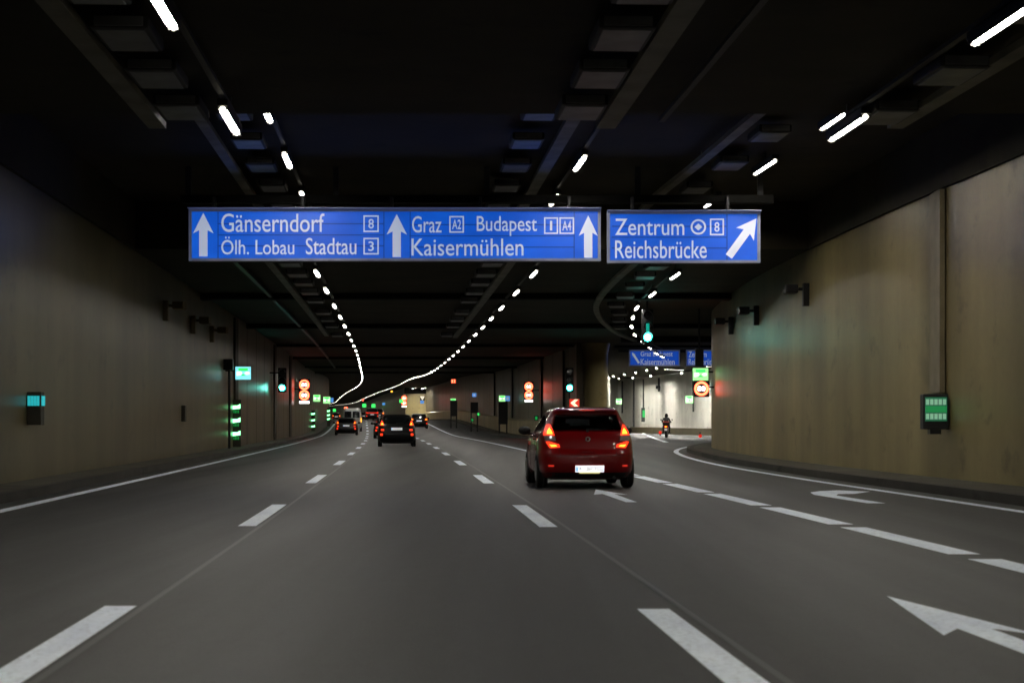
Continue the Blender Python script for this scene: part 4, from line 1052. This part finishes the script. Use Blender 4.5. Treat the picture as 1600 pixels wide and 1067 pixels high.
car('faraway car with red lights above the hidden dark car', onlane(592, 300), 300, hd(300), 'suv', 'greypaint', 1.0, 1.15)
car('faraway car at the left showing a row of red lights', onlane(525.5, 400), 400, hd(400), 'suv', 'greypaint', 1.1, 1.0, full=False)
car('tiny faraway car with one red light left of the large distant car', onlane(568.5, 350), 350, hd(350), 'hatch', 'greypaint', 1.0, 1.0, full=False)

# ------------------------------------------------------------------ motorcycle and rider
MX, MY = PX(1040.5, 135), 135.0
t = thing('motorcycle', 'dark motorcycle with an orange tail light in the exit curve', 'motorcycle', (MX, MY, 0), -.12)
def mwheel(y):
    bm = B(); n = 24; r = .31
    prof = [(-.07, r*.7), (-.07, r*.9), (0, r), (.07, r*.9), (.07, r*.7)]
    rws = [[bm.verts.new((a, b*math.cos(2*math.pi*k/n), b*math.sin(2*math.pi*k/n))) for k in range(n)] for a, b in prof]
    for a, b in zip(rws, rws[1:]):
        for k in range(n): bm.faces.new((a[k], a[(k+1) % n], b[(k+1) % n], b[k]))
    bm.faces.new(rws[0][::-1]); bm.faces.new(rws[-1]); o = mk('wheel', bm, 'rubber', t); o.location = (0, y, r)
    mk('rim', cyl(B(), (-.075, 0, 0), (.075, 0, 0), .18, n=16), 'rim', o)
mwheel(.32); mwheel(1.75)
mk('frame', box(box(box(B(), -.12, .12, .5, 1.5, .35, .75, .06), -.16, .16, -.05, 1.1, .70, .84, .05), -.2, .2, 1.0, 1.6, .72, 1.02, .08), 'black', t)
mk('top_case', box(B(), -.24, .24, -.18, .2, .92, 1.10, .05), 'black', t)
mk('top_case_lid', box(B(), -.23, .23, -.17, .19, 1.102, 1.17, .03), 'casered', t)
mk('tail_light', box(B(), -.11, .11, -.09, -.051, .74, .84, .02), 'tail', t); mk('bulb', disc(B(), 0, .79, .06, -.105, -.091, 14), 'tailhot', t)
mk('number_plate', box(B(), -.10, .10, -.08, -.06, .50, .66), 'platedim', t)
mk('mudguard', box(B(), -.10, .10, -.06, .25, .62, .70, .02), 'black', t)
mk('handlebar', cyl(B(), (-.36, 1.22, 1.08), (.36, 1.22, 1.08), .016, n=8), 'dark', t)
mk('fairing', box(B(), -.24, .24, 1.5, 1.72, .75, 1.2, .08), 'black', t)
for s_ in (-1, 1):
    mk('exhaust', cyl(B(), (s_*.2, .15, .36), (s_*.18, .8, .32), .055, .045, n=10), 'dark', t)
    mk('footrest', box(B(), min(s_*.1, s_*.33), max(s_*.1, s_*.33), .88, .95, .31, .34), 'dark', t)
    m_ = mk('mirror', cyl(B(), (s_*.34, 1.28, 1.1), (s_*.40, 1.3, 1.27), .01, n=6), 'dark', t); bmm = B(); box(bmm, s_*.40-.06, s_*.40+.06, 1.28, 1.31, 1.26, 1.34, .01); mk('mirror_glass', bmm, 'black', m_)
p = thing('person', 'motorcycle rider in black suit and dark helmet seen from behind', 'person', (MX, MY, 0), -.12)
def skin(name, verts, edges, root, m, parent, sub=1):
    me = bpy.data.meshes.new(name); me.from_pydata([v[0] for v in verts], edges, []); me.materials.append(M[m])
    o = bpy.data.objects.new(name, me); COL.objects.link(o); o.parent = parent
    md = o.modifiers.new('Skin', 'SKIN')
    for i, v in enumerate(verts):
        sv = me.skin_vertices[0].data[i]; sv.radius = (v[1], v[1]) if not hasattr(v[1], '__len__') else v[1]; sv.use_root = (i == root)
    md.use_smooth_shade = True
    s_ = o.modifiers.new('Sub', 'SUBSURF'); s_.levels = sub; s_.render_levels = sub
    return o
V = [((0, .48, .93), (.17, .15)), ((0, .52, 1.08), (.155, .12)), ((0, .60, 1.25), (.18, .12)), ((0, .66, 1.38), (.17, .10)), ((0, .70, 1.46), .06), ((0, .74, 1.56), .09), ((0, .76, 1.66), .07)]
E = [(0, 1), (1, 2), (2, 3), (3, 4), (4, 5), (5, 6)]
for s_ in (-1, 1):
    b = len(V)
    V += [((s_*.19, .67, 1.37), .07), ((s_*.30, .78, 1.16), .052), ((s_*.31, 1.02, 1.10), .042), ((s_*.31, 1.14, 1.10), .032)]
    E += [(3, b), (b, b+1), (b+1, b+2), (b+2, b+3)]
    b = len(V)
    V += [((s_*.13, .55, .90), .10), ((s_*.23, .98, .80), .072), ((s_*.23, .90, .55), .058), ((s_*.22, .86, .40), .045), ((s_*.23, 1.02, .37), .04)]
    E += [(0, b), (b, b+1), (b+1, b+2), (b+2, b+3), (b+3, b+4)]
skin('body', V, E, 0, 'cloth', p)
bm = B(); bmesh.ops.create_uvsphere(bm, u_segments=20, v_segments=14, radius=1)
for v in bm.verts: v.co = Vector((v.co.x*.135, .77+v.co.y*.16, 1.60+v.co.z*.15 - (.02 if v.co.z < -.6 else 0)))
h = mk('helmet', bm, 'helmet', p, smooth=True)
mk('visor', box(B(), -.10, .10, .90, .935, 1.56, 1.65, .02), 'glass', h)
for s_ in (-1, 1):
    V = [((s_*.31, 1.14, 1.10), .030), ((s_*.31, 1.19, 1.11), (.036, .02))]; E = [(0, 1)]
    for k, (dx, L_) in enumerate(((-.033, .030), (-.011, .036), (.011, .034), (.033, .026))):
        b = len(V); V += [((s_*.31+dx, 1.215, 1.112), .010), ((s_*.31+dx, 1.215+L_, 1.10), .009), ((s_*.31+dx, 1.235, 1.065), .008)]; E += [(1, b), (b, b+1), (b+1, b+2)]
    b = len(V); V += [((s_*.27, 1.19, 1.085), .011), ((s_*.275, 1.215, 1.06), .009)]; E += [(1, b), (b, b+1)]
    skin('glove', V, E, 0, 'cloth', p)
print('objects', len(bpy.data.objects))
